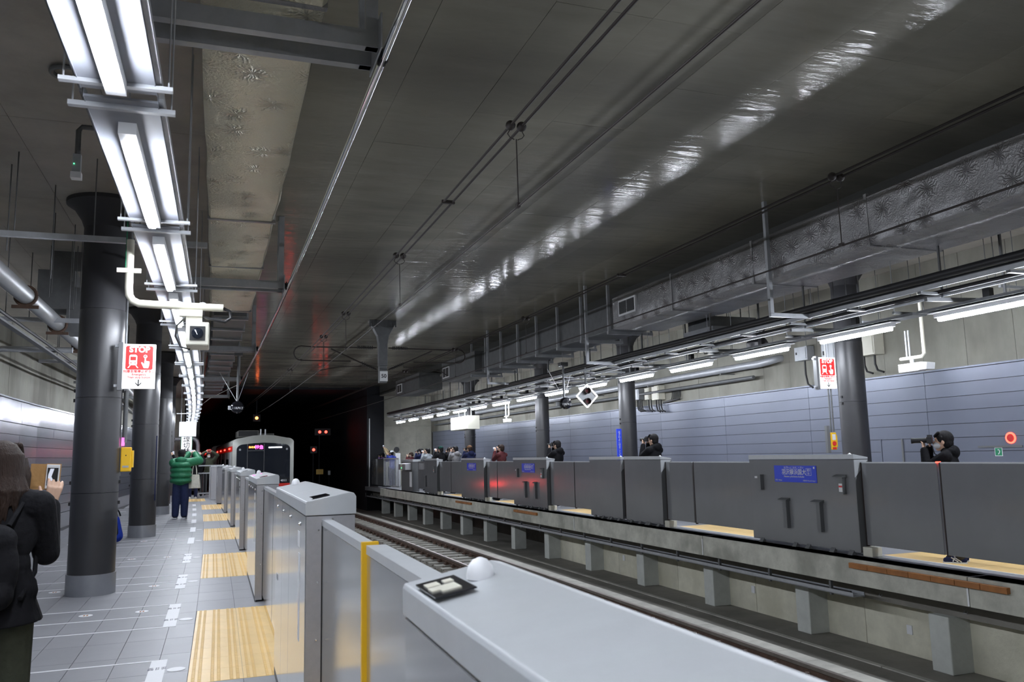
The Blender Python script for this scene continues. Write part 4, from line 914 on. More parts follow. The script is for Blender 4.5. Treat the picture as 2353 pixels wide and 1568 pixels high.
# ================================================================== SIGNS, CAMERAS
def stop_sign(lab, s, u, z0, w=0.37, h=0.55):
    t = thing('stop_sign', lab, 'sign', s, u, z0)
    MB().box(-0.0, w, 0.0, 0.07, 0, h).build('light_box', 'signw', t, bevel=0.004)
    MB().box(-0.05, 0.0, -0.005, 0.08, -0.02, h + 0.02).build('side_bracket', 'gateend', t)
    for z in (0.02, h - 0.04): MB().box(-0.09, -0.05, 0.01, 0.06, z, z + 0.03).build('wall_bracket', 'galv', t)
    x0, x1, zb, zt = w * 0.09, w * 0.92, h * 0.42, h * 0.955; c = 0.015
    rp = MB().prism([(x0 + c, zb), (x1 - c, zb), (x1, zb + c), (x1, zt - c), (x1 - c, zt), (x0 + c, zt), (x0, zt - c), (x0, zb + c)], -0.003, 0.001, 'y').build('red_panel', 'signr', t)
    text('STOP', h * 0.175, 'signw', rp, (w / 2 + 0.002, -0.004, h * 0.87), FRONT, bold=0.004)
    # train pictogram
    m = MB(); cx = w * 0.32; cz = h * 0.63; k = h * 0.9
    def R_(a, b, c_, d): m.box(cx + a * k, cx + b * k, -0.006, -0.003, cz + c_ * k, cz + d * k)
    m.prism([(cx - 0.09 * k, cz - 0.1 * k), (cx - 0.06 * k, cz - 0.12 * k), (cx + 0.06 * k, cz - 0.12 * k), (cx + 0.09 * k, cz - 0.1 * k), (cx + 0.09 * k, cz + 0.11 * k), (cx + 0.06 * k, cz + 0.14 * k), (cx - 0.06 * k, cz + 0.14 * k), (cx - 0.09 * k, cz + 0.11 * k)], -0.006, -0.003, 'y')
    for sg in (-1, 1): m.prism([(cx + sg * 0.05 * k, cz - 0.12 * k), (cx + sg * 0.075 * k, cz - 0.12 * k), (cx + sg * 0.125 * k, cz - 0.19 * k), (cx + sg * 0.095 * k, cz - 0.19 * k)], -0.006, -0.003, 'y')
    m.build('train_symbol', 'signw', rp)
    m = MB(); R_(-0.065, 0.065, 0.0, 0.09); R_(-0.03, 0.03, 0.108, 0.118); R_(-0.06, -0.035, -0.075, -0.05); R_(0.035, 0.06, -0.075, -0.05)
    for v in range(len(m.v)): m.v[v] = (m.v[v][0], m.v[v][1] - 0.002, m.v[v][2])
    m.build('train_symbol_detail', 'signr', rp)
    m = MB(); cx = w * 0.7
    m.prism([(cx - 0.02 * k, cz + 0.1 * k), (cx + 0.005 * k, cz + 0.1 * k), (cx + 0.008 * k, cz - 0.01 * k), (cx + 0.09 * k, cz - 0.025 * k), (cx + 0.085 * k, cz - 0.12 * k), (cx + 0.065 * k, cz - 0.19 * k), (cx - 0.04 * k, cz - 0.19 * k), (cx - 0.1 * k, cz - 0.06 * k), (cx - 0.085 * k, cz - 0.04 * k), (cx - 0.03 * k, cz - 0.09 * k)], -0.006, -0.003, 'y')
    m.tube([(cx - 0.01 * k + 0.035 * k * math.cos(a * PI / 6), -0.005, cz + 0.1 * k + 0.035 * k * math.sin(a * PI / 6)) for a in range(13)], 0.005, 6)
    m.build('hand_symbol', 'signw', rp)
    text('列車非常停止ボタン', h * 0.072, 'signr', t, (w / 2 + 0.004, -0.002, h * 0.375), FRONT, bold=0.0012)
    text('Emergency\nTrain stop button', h * 0.066, 'signr', t, (w / 2 + 0.004, -0.002, h * 0.28), FRONT, bold=0.001)
    m = MB(); m.box(w / 2 - 0.006, w / 2 + 0.006, -0.004, -0.001, h * 0.06, h * 0.2)
    for sg in (-1, 1): m.prism([(w / 2, h * 0.045), (w / 2 + sg * 0.035, h * 0.115), (w / 2 + sg * 0.035, h * 0.14), (w / 2, h * 0.075)], -0.004, -0.001, 'y')
    m.build('arrow', 'black', t)
    return t
stop_sign('lit white and red STOP sign with down arrow on the nearest left column', 11.0, -1.155, 2.45)
stop_sign('lit white and red STOP sign with down arrow on the right platform column', 11.62, 9.88, 2.56)
def callbox(lab, s, u, z, face=True):
    t = thing('emergency_button', lab, 'emergency button', s, u, z)
    MB().box(-0.06, 0.06, 0, 0.1, 0, 0.3).build('case', 'yellowbox', t, bevel=0.01); MB().box(0.06, 0.085, 0.01, 0.09, 0.05, 0.26).build('cover', 'yellowbox', t, bevel=0.005)
    MB().box(-0.035, 0.035, -0.003, 0, 0.05 if not face else 0.17, 0.075 if not face else 0.27).build('notice', 'galv' if not face else 'white', t)
    if face:
        MB().lathe([(0.04, 0), (0.035, 0.015)], 16).xf(Matrix.Translation((0, 0, 0.11)) @ Matrix.Rotation(PI / 2, 4, 'X')).build('push_button', 'red', t); MB().box(-0.04, 0.04, -0.003, 0, 0.01, 0.045).build('red_label', 'red', t)
    else: MB().lathe([(0.008, 0), (0.006, 0.004)], 8).xf(Matrix.Translation((0.0, 0, 0.2)) @ Matrix.Rotation(PI / 2, 4, 'X')).build('key_hole', 'black', t)
    MB().box(-0.12, -0.06, 0.02, 0.08, -0.05, 0.42).build('mounting_rail', 'gateend', t)
    return t
callbox('yellow emergency box on the nearest left column', 11.28, -1.1, 1.44, False)
callbox('yellow emergency box with red button on the right platform column', 11.65, 10.12, 1.49)
t = thing('conduit', 'thin vertical conduit on the nearest left column beside the sign', 'conduit', 11.35, -1.13, 0)
MB().cyl((0, 0, 1.8), (0, 0, 2.45), 0.028, 10).build('tube', 'galvdark', t); MB().cyl((-0.03, 0, 3.0), (-0.03, 0, 4.3), 0.016, 8).build('tube', 'galvdark', t); MB().box(-0.03, 0.0, -0.03, 0.03, 1.76, 1.86).build('indicator', 'magenta', t)
t = thing('conduit', 'thin vertical conduit between right STOP sign and its yellow box', 'conduit', 11.68, 10.12, 0)
for x in (-0.02, 0.035): MB().cyl((x, 0, 1.8), (x, 0, 2.56), 0.014, 8).build('tube', 'galvdark', t); MB().cyl((x, 0, 3.1), (x, 0, 3.4), 0.014, 8).build('tube', 'galv', t)
def vsign(lab, s, u, z0, h, w, txt, fm='blue'):
    t = thing('station_sign', lab, 'sign', s, u, z0); MB().box(0, w, 0, 0.03, 0, h).build('plate', fm, t)
    if txt: text('\n'.join(txt), h / (len(txt) + 1) * 1.0, 'white', t, (w / 2, -0.002, h / 2), FRONT, ext=0.001)
    return t
vsign('vertical blue station name sign standing left of the second right column', 20.1, 10.32, 1.3, 0.86, 0.15, 'はざわよこはまこくだい')
vsign('thin dark purple sign strip on the edge of the second left column', 19.0, -1.19, 0.75, 1.35, 0.02, '', 'navy')
t = thing('radio_sign', 'white vertical sign with green edges and Japanese lettering by the end wall', 'sign', 38.3, -0.95, 2.0)
MB().box(0, 0.42, 0, 0.03, 0, 1.2).build('plate', 'signw', t)
for x in (-0.02, 0.42): MB().box(x, x + 0.02, -0.002, 0.03, 0, 1.2).build('green_edge', 'green', t)
text('無\n線\n切\n替', 0.27, 'black', t, (0.21, -0.003, 0.34), FRONT, bold=0.004)
t = thing('monitor', 'white-backed monitor hanging above the left platform end', 'monitor', 33.0, -1.02, 2.46)
MB().box(0, 0.6, 0, 0.35, 0, 0.55).build('case', 'white', t, bevel=0.01)
for x in (0.06, 0.5): MB().cyl((x, 0.15, 0.55), (x, 0.15, 2.3), 0.015, 6).build('hanger_rod', 'galv', t)
MB().box(-0.1, 0.7, 0.1, 0.14, 0.85, 0.88).build('cross_bar', 'white', t)
t = thing('monitor', 'large white boxed monitor hanging over the far right platform', 'monitor', 31.0, 9.6, 2.56)
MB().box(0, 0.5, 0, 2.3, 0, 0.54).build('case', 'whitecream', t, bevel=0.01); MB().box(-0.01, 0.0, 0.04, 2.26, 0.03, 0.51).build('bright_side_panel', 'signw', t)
for y in (0.3, 1.1, 1.9): MB().cyl((0.25, y, 0.54), (0.25, y, 2.28), 0.02, 6).build('hanger_rod', 'galv', t)
# CCTV cameras
t = thing('cctv_camera', 'cream box CCTV camera on a bent pipe arm in front of the left lights', 'cctv camera', 8.0, 0, 0)
MB().tube([(-0.83, 0, 3.56), (-0.83, 0, 3.12), (-0.825, 0, 3.05), (-0.795, 0, 3.0), (-0.74, 0, 2.975), (-0.6, 0, 2.97), (-0.02, 0, 2.96)], 0.035, 14).build('pipe_arm', 'whitecream', t)
MB().box(-0.93, -0.73, -0.04, -0.02, 3.25, 3.29).build('pipe_clamp', 'whitecream', t); MB().tube([(-0.9, 0, 4.2), (-0.86, 0, 3.9), (-0.86, -0.02, 3.3)], 0.006, 6).build('green_cord', 'green', t)
MB().cyl((-0.83, 0, 3.56), (-0.83, 0, ZS - 0.002), 0.022, 10).build('drop_pipe', 'galvdark', t)
for x in (-0.4, -0.2): MB().tube([(x + 0.04 * math.cos(a * PI / 6), 0, 2.965 + 0.04 * math.sin(a * PI / 6)) for a in range(7)], 0.006, 6).build('u_bolt', 'galv', t)
MB().box(-0.4, -0.2, -0.04, 0.04, 2.87, 2.93).build('mount', 'whitecream', t); MB().box(-0.34, -0.2, -0.02, 0.02, 2.8, 2.87).build('mount_neck', 'whitecream', t)
bd = MB().box(-0.335, -0.135, -0.15, 0.2, 2.585, 2.8).build('housing', 'whitecream', t, bevel=0.012)
MB().box(-0.3, -0.17, -0.155, -0.15, 2.63, 2.76).build('window_frame', 'black', bd); MB().lathe([(0.045, 0), (0.05, 0.01), (0.03, 0.014)], 18).xf(Matrix.Translation((-0.235, -0.153, 2.695)) @ Matrix.Rotation(PI / 2, 4, 'X')).build('lens', 'glass', bd)
MB().tube([(-0.02, 0, 2.96), (0.04, 0, 2.93), (0.05, 0, 2.87), (0.0, 0, 2.83), (-0.12, 0, 2.85), (-0.22, 0, 2.88)], 0.014, 8).build('cable', 'black', t)
MB().tube([(-0.33, 0.1, 2.9), (-0.42, 0.1, 2.8), (-0.43, 0.1, 2.7), (-0.38, 0.1, 2.6), (-0.3, 0.1, 2.58)], 0.01, 8).build('cable', 'black', t)
def cctv2(lab, s, u, z, k=1.0, top=3.3):
    t = thing('cctv_camera', lab, 'cctv camera', s, u, z)
    MB().box(-0.07, 0.07, -0.2 * k, 0.22 * k, -0.06, 0.05).build('housing', 'white', t, bevel=0.01); MB().prism([(-0.25 * k, 0.07), (-0.36 * k, 0.05), (-0.34 * k, -0.05), (-0.2 * k, -0.05), (0.2 * k, 0.05), (0.2 * k, 0.07)], -0.085, 0.085, 'x').build('sun_shield', 'white', t)
    MB().cyl((0, 0, 0.05), (0, 0, 0.16), 0.03, 10).build('neck', 'white', t); MB().tube([(0, 0.22 * k, 0.16), (0, -0.2, 0.16), (0, -0.25, 0.2), (0, -0.25, top - z)], 0.028, 10).build('pipe_arm', 'whitecream', t)
    MB().box(-0.02, 0.02, -0.18 * k, -0.205 * k, -0.04, 0.04).build('lens', 'glass', t)
    for y in (-0.12, -0.06): MB().cyl((0, y + 0.15, 0.16), (0, y + 0.15, 0.6), 0.012, 6).build('conduit', 'galv', t)
    return t
cctv2('white bullet CCTV camera hanging in front of the far right wall', 9.9, 10.2, 2.74, top=3.9)
cctv2('small white CCTV camera far down the right platform', 27.5, 9.9, 2.72, 0.8, top=3.3)
# left platform overhead pieces
t = thing('pipe', 'fat silver pipe with rusty clamp rings high on the left', 'pipe')
MB().tube([T(s, -2.35, 3.66) for s in (3, 6, 9, 12, 15, 18, 24, 32, 40)], 0.105, 18).build('pipe_run', 'duct', t, world=True)
for s in (11.6, 13.9, 16.2, 18.5): MB().tube([T(s, -2.35 + 0.12 * math.cos(a * PI / 8), 3.66 + 0.12 * math.sin(a * PI / 8)) for a in range(17)], 0.022, 8).build('clamp_ring', 'rust', t, world=True); MB().tb(s - 0.015, s + 0.015, -2.5, -2.2, 3.5, 3.54).build('clamp_foot', 'rust', t, world=True)
t = thing('cable_tray', 'dark cable tray under the silver pipe on the left', 'cable tray'); MB().tb(10, 44, -2.72, -2.64, 3.38, 3.41).build('tray', 'galvdark', t, world=True); MB().ttube(8, 44, -2.6, 3.45, 0.022, 6).build('cable', 'black', t, world=True)
for i, (s, z) in enumerate(((9.6, 3.96), (13.2, 3.62), (17.5, 3.5), (22.0, 3.5), (27.0, 3.5))):
    t = thing('strut_channel', 'galvanised strut crossing above the left platform, %s from the camera' % ORD[i], 'strut', s, 0, z)
    MB().box(-3.2, -0.2 if i == 0 else -1.85, -0.03, 0.03, -0.04, 0.02).build('channel', 'galv', t)
    for x in (-2.9, -2.1, -1.35, -0.9)[:4 if i == 0 else 2]: MB().cyl((x, 0, 0), (x, 0, ZS - z), 0.007, 6).build('hanger_rod', 'galvdark', t)
rg = random.Random(5)
for i in range(22):
    s = rg.uniform(10, 22); u = rg.uniform(-3.0, -1.9); z = rg.uniform(3.7, 4.2)
    t = thing('threaded_rod', 'thin threaded rod hanging from the left platform ceiling', 'rod', s, u, z, 'ceiling rods over the left platform'); MB().cyl((0, 0, 0), (0, 0, ZS - z), 0.007, 6).build('rod', 'galvdark', t)
t = thing('duct_bend', 'dark square duct section hanging behind the nearest left column', 'duct', 14.2, -2.1, 3.55)
MB().box(-0.55, -0.05, -0.3, 0.3, 0.35, 0.95).build('casing', 'galvdark', t); MB().box(-0.15, 0.25, -0.25, 0.25, 0.0, 0.7).build('casing', 'galvdark', t); MB().box(-0.35, 0.5, -0.3, -0.25, 0.95, 1.25).build('casing', 'galvdark', t)
t = thing('sensor', 'small white box sensor on a dark bracket below the left ceiling', 'sensor', 8.4, -1.36, 4.16)
MB().tube([(0.25, 0, 0.58), (0.03, 0, 0.58), (0.0, 0, 0.54), (0.0, 0, 0.3)], 0.025, 8).build('bracket', 'galvdark', t); MB().box(-0.035, 0.035, -0.03, 0.03, 0.12, 0.3).build('case', 'galv', t); MB().box(-0.045, 0.045, -0.05, 0.04, 0.06, 0.12).build('white_case', 'white', t); MB().sph((-0.02, -0.035, 0.2), 0.006, 6, 4).build('status_light', 'ledgreen', t)
MB().cyl((0.2, 0, 0.58), (0.2, 0, ZS - 4.16), 0.01, 6).build('hanger_rod', 'galvdark', t)
t = thing('ceiling_ring', 'dark ring fitting on the left ceiling beside the first light', 'fitting', 7.4, -1.3, ZS - 0.04)
MB().tube([(0.13 * math.cos(a * PI / 8), 0.13 * math.sin(a * PI / 8), 0.01) for a in range(17)], 0.022, 8).build('ring', 'galvdark', t)
t = thing('conduit', 'grey bent conduit rising from the left wall boxes', 'conduit', 15.8, -3.6, 0)
MB().tube([(0, 0, 2.9), (0, 0, 3.35), (0.04, 0, 3.46), (0.14, 0, 3.5), (1.2, 0, 3.5)], 0.05, 10).build('tube', 'galv', t)
MB().box(-0.25, 0.02, -0.5, -0.1, 2.95, 3.3).build('box', 'galvdark', t)
for i in range(4): MB().tube([(-0.05, -0.45 + i * 0.08, 2.95), (0.0, -0.4 + i * 0.09, 2.8), (-0.08, -0.2 + i * 0.05, 2.88)], 0.014, 6).build('cable', 'black', t)
for i, (s, u) in enumerate(((44.5, -0.55), (44.5, -0.15))):
    t = thing('pipe', 'fat grey %s pipe bend at the left platform end' % ('left', 'right')[i], 'pipe', s, u, 0)
    MB().tube([(0, 0, 1.6), (0, 0, 2.35), (-0.05, 0, 2.55), (-0.2, 0, 2.68), (-0.4, 0, 2.7)] if i else [(0.05, 0, 1.6), (0.05, 0, 2.5), (0, 0, 2.62), (-0.5, 0, 2.66), (-1.0, 0, 2.7)], 0.1, 12).build('pipe', 'galv', t)

# ================================================================== TRAIN
t = thing('train', 'commuter train with black windscreen, pale frame and red stripe arriving on the left track', 'train', 40.0, 2.62, 0)
W2 = 1.37; zb, zt = -0.75, 2.35
def outline(k, zl, zh):
    p = [(-W2 * k, zl)]
    p += [(-W2 * k, zh)]
    for i in range(1, 6):
        a = PI - (PI / 2) * i / 6; p.append((-(W2 - 0.32) * k + 0.32 * math.cos(a) * k, zh + 0.2 * math.sin(a)))
    p += [(-(W2 - 0.32) * k, zh + 0.2), (-0.5, zh + 0.31), (0, zh + 0.34), (0.5, zh + 0.31), ((W2 - 0.32) * k, zh + 0.2)]
    for i in range(1, 6):
        a = PI / 2 - (PI / 2) * i / 6; p.append(((W2 - 0.32) * k + 0.32 * math.cos(a) * k, zh + 0.2 * math.sin(a)))
    p += [(W2 * k, zh), (W2 * k, zl)]
    return p
oo = outline(1, zb, zt); n_ = len(oo)
MB().prism(oo, 0.12, 19.6, 'y').build('car_body', 'trainbody', t)
# front frame: ring between outer outline and windscreen opening
gi = [(-1.2, 0.42), (-1.2, 2.02)] + [(-1.2 + 0.3 * (1 - math.cos(PI / 2 * i / 6)), 2.02 + 0.24 * math.sin(PI / 2 * i / 6)) for i in range(1, 6)] + [(-0.9, 2.26), (-0.45, 2.31), (0, 2.33), (0.45, 2.31), (0.9, 2.26)] + [(0.9 + 0.3 * math.sin(PI / 2 * i / 6), 2.02 + 0.24 * math.cos(PI / 2 * i / 6)) for i in range(1, 6)] + [(1.2, 2.02), (1.2, 0.42)]
vs = [(x, 0.02 + abs(x) * 0.05, z) for x, z in oo] + [(x, -0.03 + abs(x) * 0.05, z) for x, z in gi] + [(x, 0.14, z) for x, z in oo] + [(x, 0.1, z) for x, z in gi]
fs = [(i, i + 1, n_ + i + 1, n_ + i) for i in range(n_ - 1)] + [(i, i + 1, 2 * n_ + i + 1, 2 * n_ + i) for i in range(n_ - 1)] + [(n_ + i, n_ + i + 1, 3 * n_ + i + 1, 3 * n_ + i) for i in range(n_ - 1)]
MB().add(vs, fs, True).build('front_frame', 'trainbody', t)
gl = MB().prism(gi, 0.03, 0.09, 'y').build('windscreen', 'glass', t)
MB().box(-1.2, 1.2, 0.0, 0.12, 0.3, 0.44).build('red_band', 'trainred', t, bevel=0.01)
MB().box(-W2, W2, 0.03, 0.12, zb, 0.3).build('apron', 'trainbody', t, bevel=0.02)
MB().box(-1.1, 1.1, 0.1, 0.8, -1.0, zb).build('underframe', 'black', t)
for x in (-0.72, 0.02): MB().box(x - 0.012, x + 0.012, 0.015, 0.03, 0.45, 2.28).build('door_jamb', 'galvdark', gl)
MB().box(-0.72, 0.02, 0.015, 0.03, 1.95, 1.975).build('door_jamb', 'galvdark', gl)
text('特急', 0.2, 'magenta', gl, (-0.2, 0.02, 2.11), FRONT, bold=0.006); text('海老名', 0.1, 'orangelamp', gl, (-0.52, 0.02, 2.12), FRONT)
MB().box(0.22, 0.82, 0.012, 0.025, 2.08, 2.13).build('destination_light', 'ledwhite', gl)
text('4011', 0.14, 'white', gl, (0.92, 0.02, 0.56), FRONT, bold=0.003)
for x in (-1.05, 1.05): MB().lathe([(0.05, 0), (0.045, 0.01)], 14).xf(Matrix.Translation((x, 0.03, 2.02)) @ Matrix.Rotation(PI / 2, 4, 'X')).build('marker_lamp', 'galv', gl)
MB().tube([(-0.3, 0.0, 0.5), (-0.12, 0.0, 0.85), (0.05, 0, 0.9), (0.12, 0, 0.6)], 0.014, 6).build('wiper', 'galv', t)
for x in (-1.0, 1.0):
    MB().box(x - 0.13, x + 0.13, 0.0, 0.04, -0.02, 0.1).build('tail_lamp', 'taillamp', t, bevel=0.01)
ac = MB().box(-1.0, -0.05, 2.2, 4.6, 2.66, 2.98).build('roof_unit', 'trainroof', t, bevel=0.03); MB().box(-1.0, -0.1, 2.15, 2.2, 2.7, 2.95).build('roof_grille', 'black', ac)
MB().box(-0.2, 1.0, 5.4, 8.6, 2.66, 2.92).build('roof_unit', 'trainroof', t, bevel=0.03)
for x, y in ((-0.05, 1.2), (0.2, 1.6)): MB().cyl((x, y, 2.65), (x, y, 3.0), 0.035, 8).build('antenna', 'galv', t)
MB().box(-W2 - 0.005, -W2 + 0.01, 0.3, 19.4, 1.95, 2.2).build('side_stripe', 'trainred', t)
for i in range(4):
    y = 1.6 + i * 4.7
    MB().box(-W2 - 0.006, -W2 + 0.01, y, y + 1.3, 0.1, 1.9).build('side_door', 'galv', t)
    MB().box(-W2 - 0.008, -W2 + 0.005, y + 1.7, y + 4.1, 0.75, 1.6).build('side_window', 'glass', t)
    MB().box(-W2 - 0.03, -W2, y + 0.3, y + 1.4, 2.06, 2.13).build('door_lamp', 'redlamp', t)
for c in range(1, 2):
    s = 40 + 20.2 * c
    t = thing('train_car', 'following car of the arriving train, hidden in the dark tunnel', 'train car', s, 2.62, 0)
    MB().prism(oo, 0.0, 19.4, 'y').build('car_body', 'trainbody', t); MB().box(-W2 - 0.005, -W2 + 0.01, 0.3, 19.2, 1.95, 2.2).build('side_stripe', 'trainred', t)
    for i in range(3): MB().box(-W2 - 0.03, -W2, 2 + i * 5, 3.4 + i * 5, 2.08, 2.15).build('door_lamp', 'redlamp', t)
# tunnel signals
def sig(lab, s, u, z, r, m_, two=False, name='tunnel_signal'):
    t = thing(name, lab, 'signal', s, u, z)
    MB().box(-0.2 if not two else -0.3, 0.2 if not two else 0.65, 0.05, 0.2, -0.2, 0.2).build('backboard', 'black', t); MB().box(-0.03, 0.03, 0.2, 0.26, -z - 1.3 if u > 5 else 0, 5.0 - z if u < 5 else 0.2).build('mast', 'tunnel', t)
    MB().lathe([(r, 0), (r * 0.7, 0.03)], 14).xf(Matrix.Translation((0, 0.05, 0)) @ Matrix.Rotation(PI / 2, 4, 'X')).build('lamp', m_, t)
    if two: MB().lathe([(r, 0), (r * 0.7, 0.03)], 14).xf(Matrix.Translation((0.37, 0.05, 0)) @ Matrix.Rotation(PI / 2, 4, 'X')).build('lamp', m_, t)
sig('glowing orange-red tunnel signal above the train', 50, 3.16, 3.96, 0.09, 'orangelamp')
sig('pair of red tunnel signal lamps right of the train', 50, 6.8, 3.11, 0.085, 'redlamp', True)
sig('single red tunnel signal lamp low to the right of the train', 50, 6.45, 2.06, 0.085, 'redlamp')
t = thing('tunnel_plate', 'faint yellow plate beside the track in the dark tunnel', 'sign', 50, 6.6, 0.6); MB().box(0, 0.42, 0, 0.02, 0, 0.3).build('plate', 'yellowbox', t); MB().box(0.19, 0.23, 0.02, 0.06, -1.9, 0).build('post', 'tunnel', t)
t = thing('tunnel_plate', 'small pale marker beside the yellow plate in the tunnel', 'sign', 50, 7.3, 0.55); MB().box(0, 0.14, 0, 0.02, 0, 0.25).build('plate', 'galv', t); MB().box(0.05, 0.08, 0.02, 0.05, -1.85, 0).build('post', 'tunnel', t)
t = thing('white_pole', 'thin white pole at the dark corner of the right platform end', 'pole', 43.8, 8.4, 0); MB().cyl((0, 0, 0), (0, 0, 3.6), 0.03, 8).build('pole', 'white', t)

# ================================================================== PEOPLE
def organic(mb, name, m, parent, voxel=0.01, it=3, label=None):
    me = mb.mesh('tmp'); o = bpy.data.objects.new('tmp', me); C.objects.link(o)
    r = o.modifiers.new('r', 'REMESH'); r.mode = 'VOXEL'; r.voxel_size = voxel; r.use_smooth_shade = True
    s_ = o.modifiers.new('s', 'SMOOTH'); s_.iterations = it; s_.factor = 0.5
    dg = bpy.context.evaluated_depsgraph_get(); dg.update()
    m2 = bpy.data.meshes.new_from_object(o.evaluated_get(dg)); bpy.data.objects.remove(o); bpy.data.meshes.remove(me)
    m2.materials.clear(); m2.materials.append(M[m]); m2.name = name
    x = bpy.data.objects.new(name, m2); C.objects.link(x); x.parent = parent; WM[x] = WM[parent]
    if label: x['label'] = label
    return x
def hand(mb, w, d, n_, side, curl=0.5, k=1.0):
    # w wrist, d finger direction, n_ palm normal (palm side), side: direction of the thumb
    w = Vector(w); d = Vector(d).normalized(); n_ = Vector(n_); n_ = (n_ - d * n_.dot(d)).normalized(); t = d.cross(n_).normalized()
    if t.dot(Vector(side)) < 0: t = -t
    for q in (-0.028, -0.01, 0.01, 0.028): mb.cap(w + d * 0.015 * k + t * q * 0.7 * k, w + d * 0.085 * k + t * q * k, 0.014 * k, 0.0125 * k, 8)
    for i, (q, L_) in enumerate(((0.033, 0.072), (0.011, 0.08), (-0.011, 0.074), (-0.032, 0.058))):
        p = w + d * 0.088 * k + t * q * k; a = 0.25 + curl * 0.5; segs = (0.45, 0.32, 0.23)
        for sgi, fr_ in enumerate(segs):
            dd = d * math.cos(a) + n_ * math.sin(a) + t * q * 1.5; e_ = p + dd.normalized() * L_ * fr_ * k
            mb.cap(p, e_, (0.0092 - 0.0008 * sgi) * k, (0.0086 - 0.0009 * sgi) * k, 7); p = e_; a += curl * (0.9 if sgi == 0 else 0.7)
    p = w + d * 0.03 * k + t * 0.03 * k; dd = (t * 0.8 + d * 0.6 + n_ * 0.25).normalized(); e_ = p + dd * 0.038 * k; mb.cap(p, e_, 0.0125 * k, 0.011 * k, 7)
    dd = (t * 0.35 + d * 0.85 + n_ * (0.2 + 0.4 * curl)).normalized(); mb.cap(e_, e_ + dd * 0.032 * k, 0.0105 * k, 0.0085 * k, 7)
def ik(sh, wr, l1, l2, pole):
    sh = Vector(sh); wr = Vector(wr); d = wr - sh; L_ = min(d.length, (l1 + l2) * 0.995); d.normalize(); wr = sh + d * L_
    a = (l1 * l1 - l2 * l2 + L_ * L_) / (2 * L_); h = math.sqrt(max(0, l1 * l1 - a * a)); p = Vector(pole); p = (p - d * p.dot(d)).normalized()
    return sh + d * a + p * h, wr
def person(lab, s, u, rz, H, rh, lh, top='coatblack', bottom='denim', hair='hairblack', hstyle='short', shoe='black', infl=0.022, coat=False, hood=None, mask=False, cap=None,
           voxel=0.011, head_yaw=0.0, head_tilt=0.0, group=None, polesr=(0.5, -0.2, -1), polesl=(-0.5, -0.2, -1), fingers_r=None, fingers_l=None, lean=0.0, loose=1.0, hs=1.0):
    t = thing('person', lab, 'person', s, u, 0, group, rz)
    k = H / 1.7
    P = lambda x, y, z: Vector((x * k, (y + lean * max(0, z - 0.9)) * k, (z - 0.39 * lean * max(0, z - 0.9)) * k))
    shR, shL = P(0.185, 0, 1.38), P(-0.185, 0, 1.38)
    rw = Vector(rh) if rh else P(0.26, 0.04, 0.80); lw = Vector(lh) if lh else P(-0.26, 0.04, 0.80)
    eR, rw = ik(shR, rw, 0.29 * k, 0.26 * k, polesr); eL, lw = ik(shL, lw, 0.29 * k, 0.26 * k, polesl)
    HC = P(0, 0.02, 1.585)
    HR = Matrix.Translation(HC) @ Matrix.Rotation(head_yaw, 4, 'Z') @ Matrix.Rotation(head_tilt, 4, 'X') @ Matrix.Scale(hs, 4)
    def hp(x, y, z): return HR @ Vector((x * k, y * k, z * k))
    # -- body, one continuous skin
    b = MB()
    hd = MB(); hd.sph((0, -0.008 * k, 0.02 * k), (0.074 * k, 0.092 * k, 0.095 * k), 16, 12)
    hd.sph((0, 0.02 * k, -0.035 * k), (0.058 * k, 0.07 * k, 0.075 * k), 14, 10); hd.cap((0, 0.045 * k, -0.085 * k), (0, 0.06 * k, -0.09 * k), 0.028 * k, 0.024 * k)
    hd.cap((0, 0.088 * k, 0.012 * k), (0, 0.103 * k, -0.022 * k), 0.009 * k, 0.014 * k, 8)
    hd.cap((-0.02 * k, 0.083 * k, -0.058 * k), (0.02 * k, 0.083 * k, -0.058 * k), 0.008 * k, 0.008 * k, 8)
    hd.cap((-0.04 * k, 0.076 * k, 0.035 * k), (0.04 * k, 0.076 * k, 0.035 * k), 0.012 * k, 0.012 * k, 8)
    for sg in (-1, 1): hd.sph((sg * 0.075 * k, -0.005 * k, -0.01 * k), (0.012 * k, 0.022 * k, 0.032 * k), 8, 6)
    hd.xf(HR); b.add(hd.v, hd.f, True)
    b.cap(P(0, -0.015, 1.4), HC + Vector((0, -0.02 * k, -0.07 * k)), 0.056 * k, 0.053 * k)
    def torso(mb, g=0.0):
        mb.sph(P(0, 0, 1.25), ((0.165 + g) * k, (0.105 + g) * k, (0.19 + g * 0.6) * k), 18, 12); mb.sph(P(0, 0, 1.07), ((0.14 + g) * k, (0.1 + g) * k, 0.17 * k), 18, 12)
        mb.sph(P(0, -0.005, 0.93), ((0.16 + g) * k, (0.115 + g) * k, 0.13 * k), 18, 12)
        mb.cap(shR, shL, (0.058 + g * 0.8) * k, (0.058 + g * 0.8) * k, 14)
        for sg in (-1, 1): mb.cap(P(0.05 * sg, -0.01, 1.43), P(sg * 0.17, 0, 1.385), (0.05 + g * 0.5) * k, (0.055 + g * 0.6) * k, 12)
    torso(b)
    for sh, e_, w_ in ((shR, eR, rw), (shL, eL, lw)):
        b.cap(sh, e_, 0.05 * k, 0.04 * k, 12); b.cap(e_, w_, 0.039 * k, 0.026 * k, 12)
    hk = k * 0.98
    fr_ = Vector(fingers_r) if fingers_r else (rw - eR); fl_ = Vector(fingers_l) if fingers_l else (lw - eL)
    hand(b, rw, fr_, (-0.35, 0.9, 0.1) if rh else (-1, 0, 0), (-1, 0, 0.3) if rh else (0, 1, 0), 0.55, hk); hand(b, lw, fl_, (0.35, 0.9, 0.1) if lh else (1, 0, 0), (1, 0, 0.3) if lh else (0, 1, 0), 0.55, hk)
    legs = []
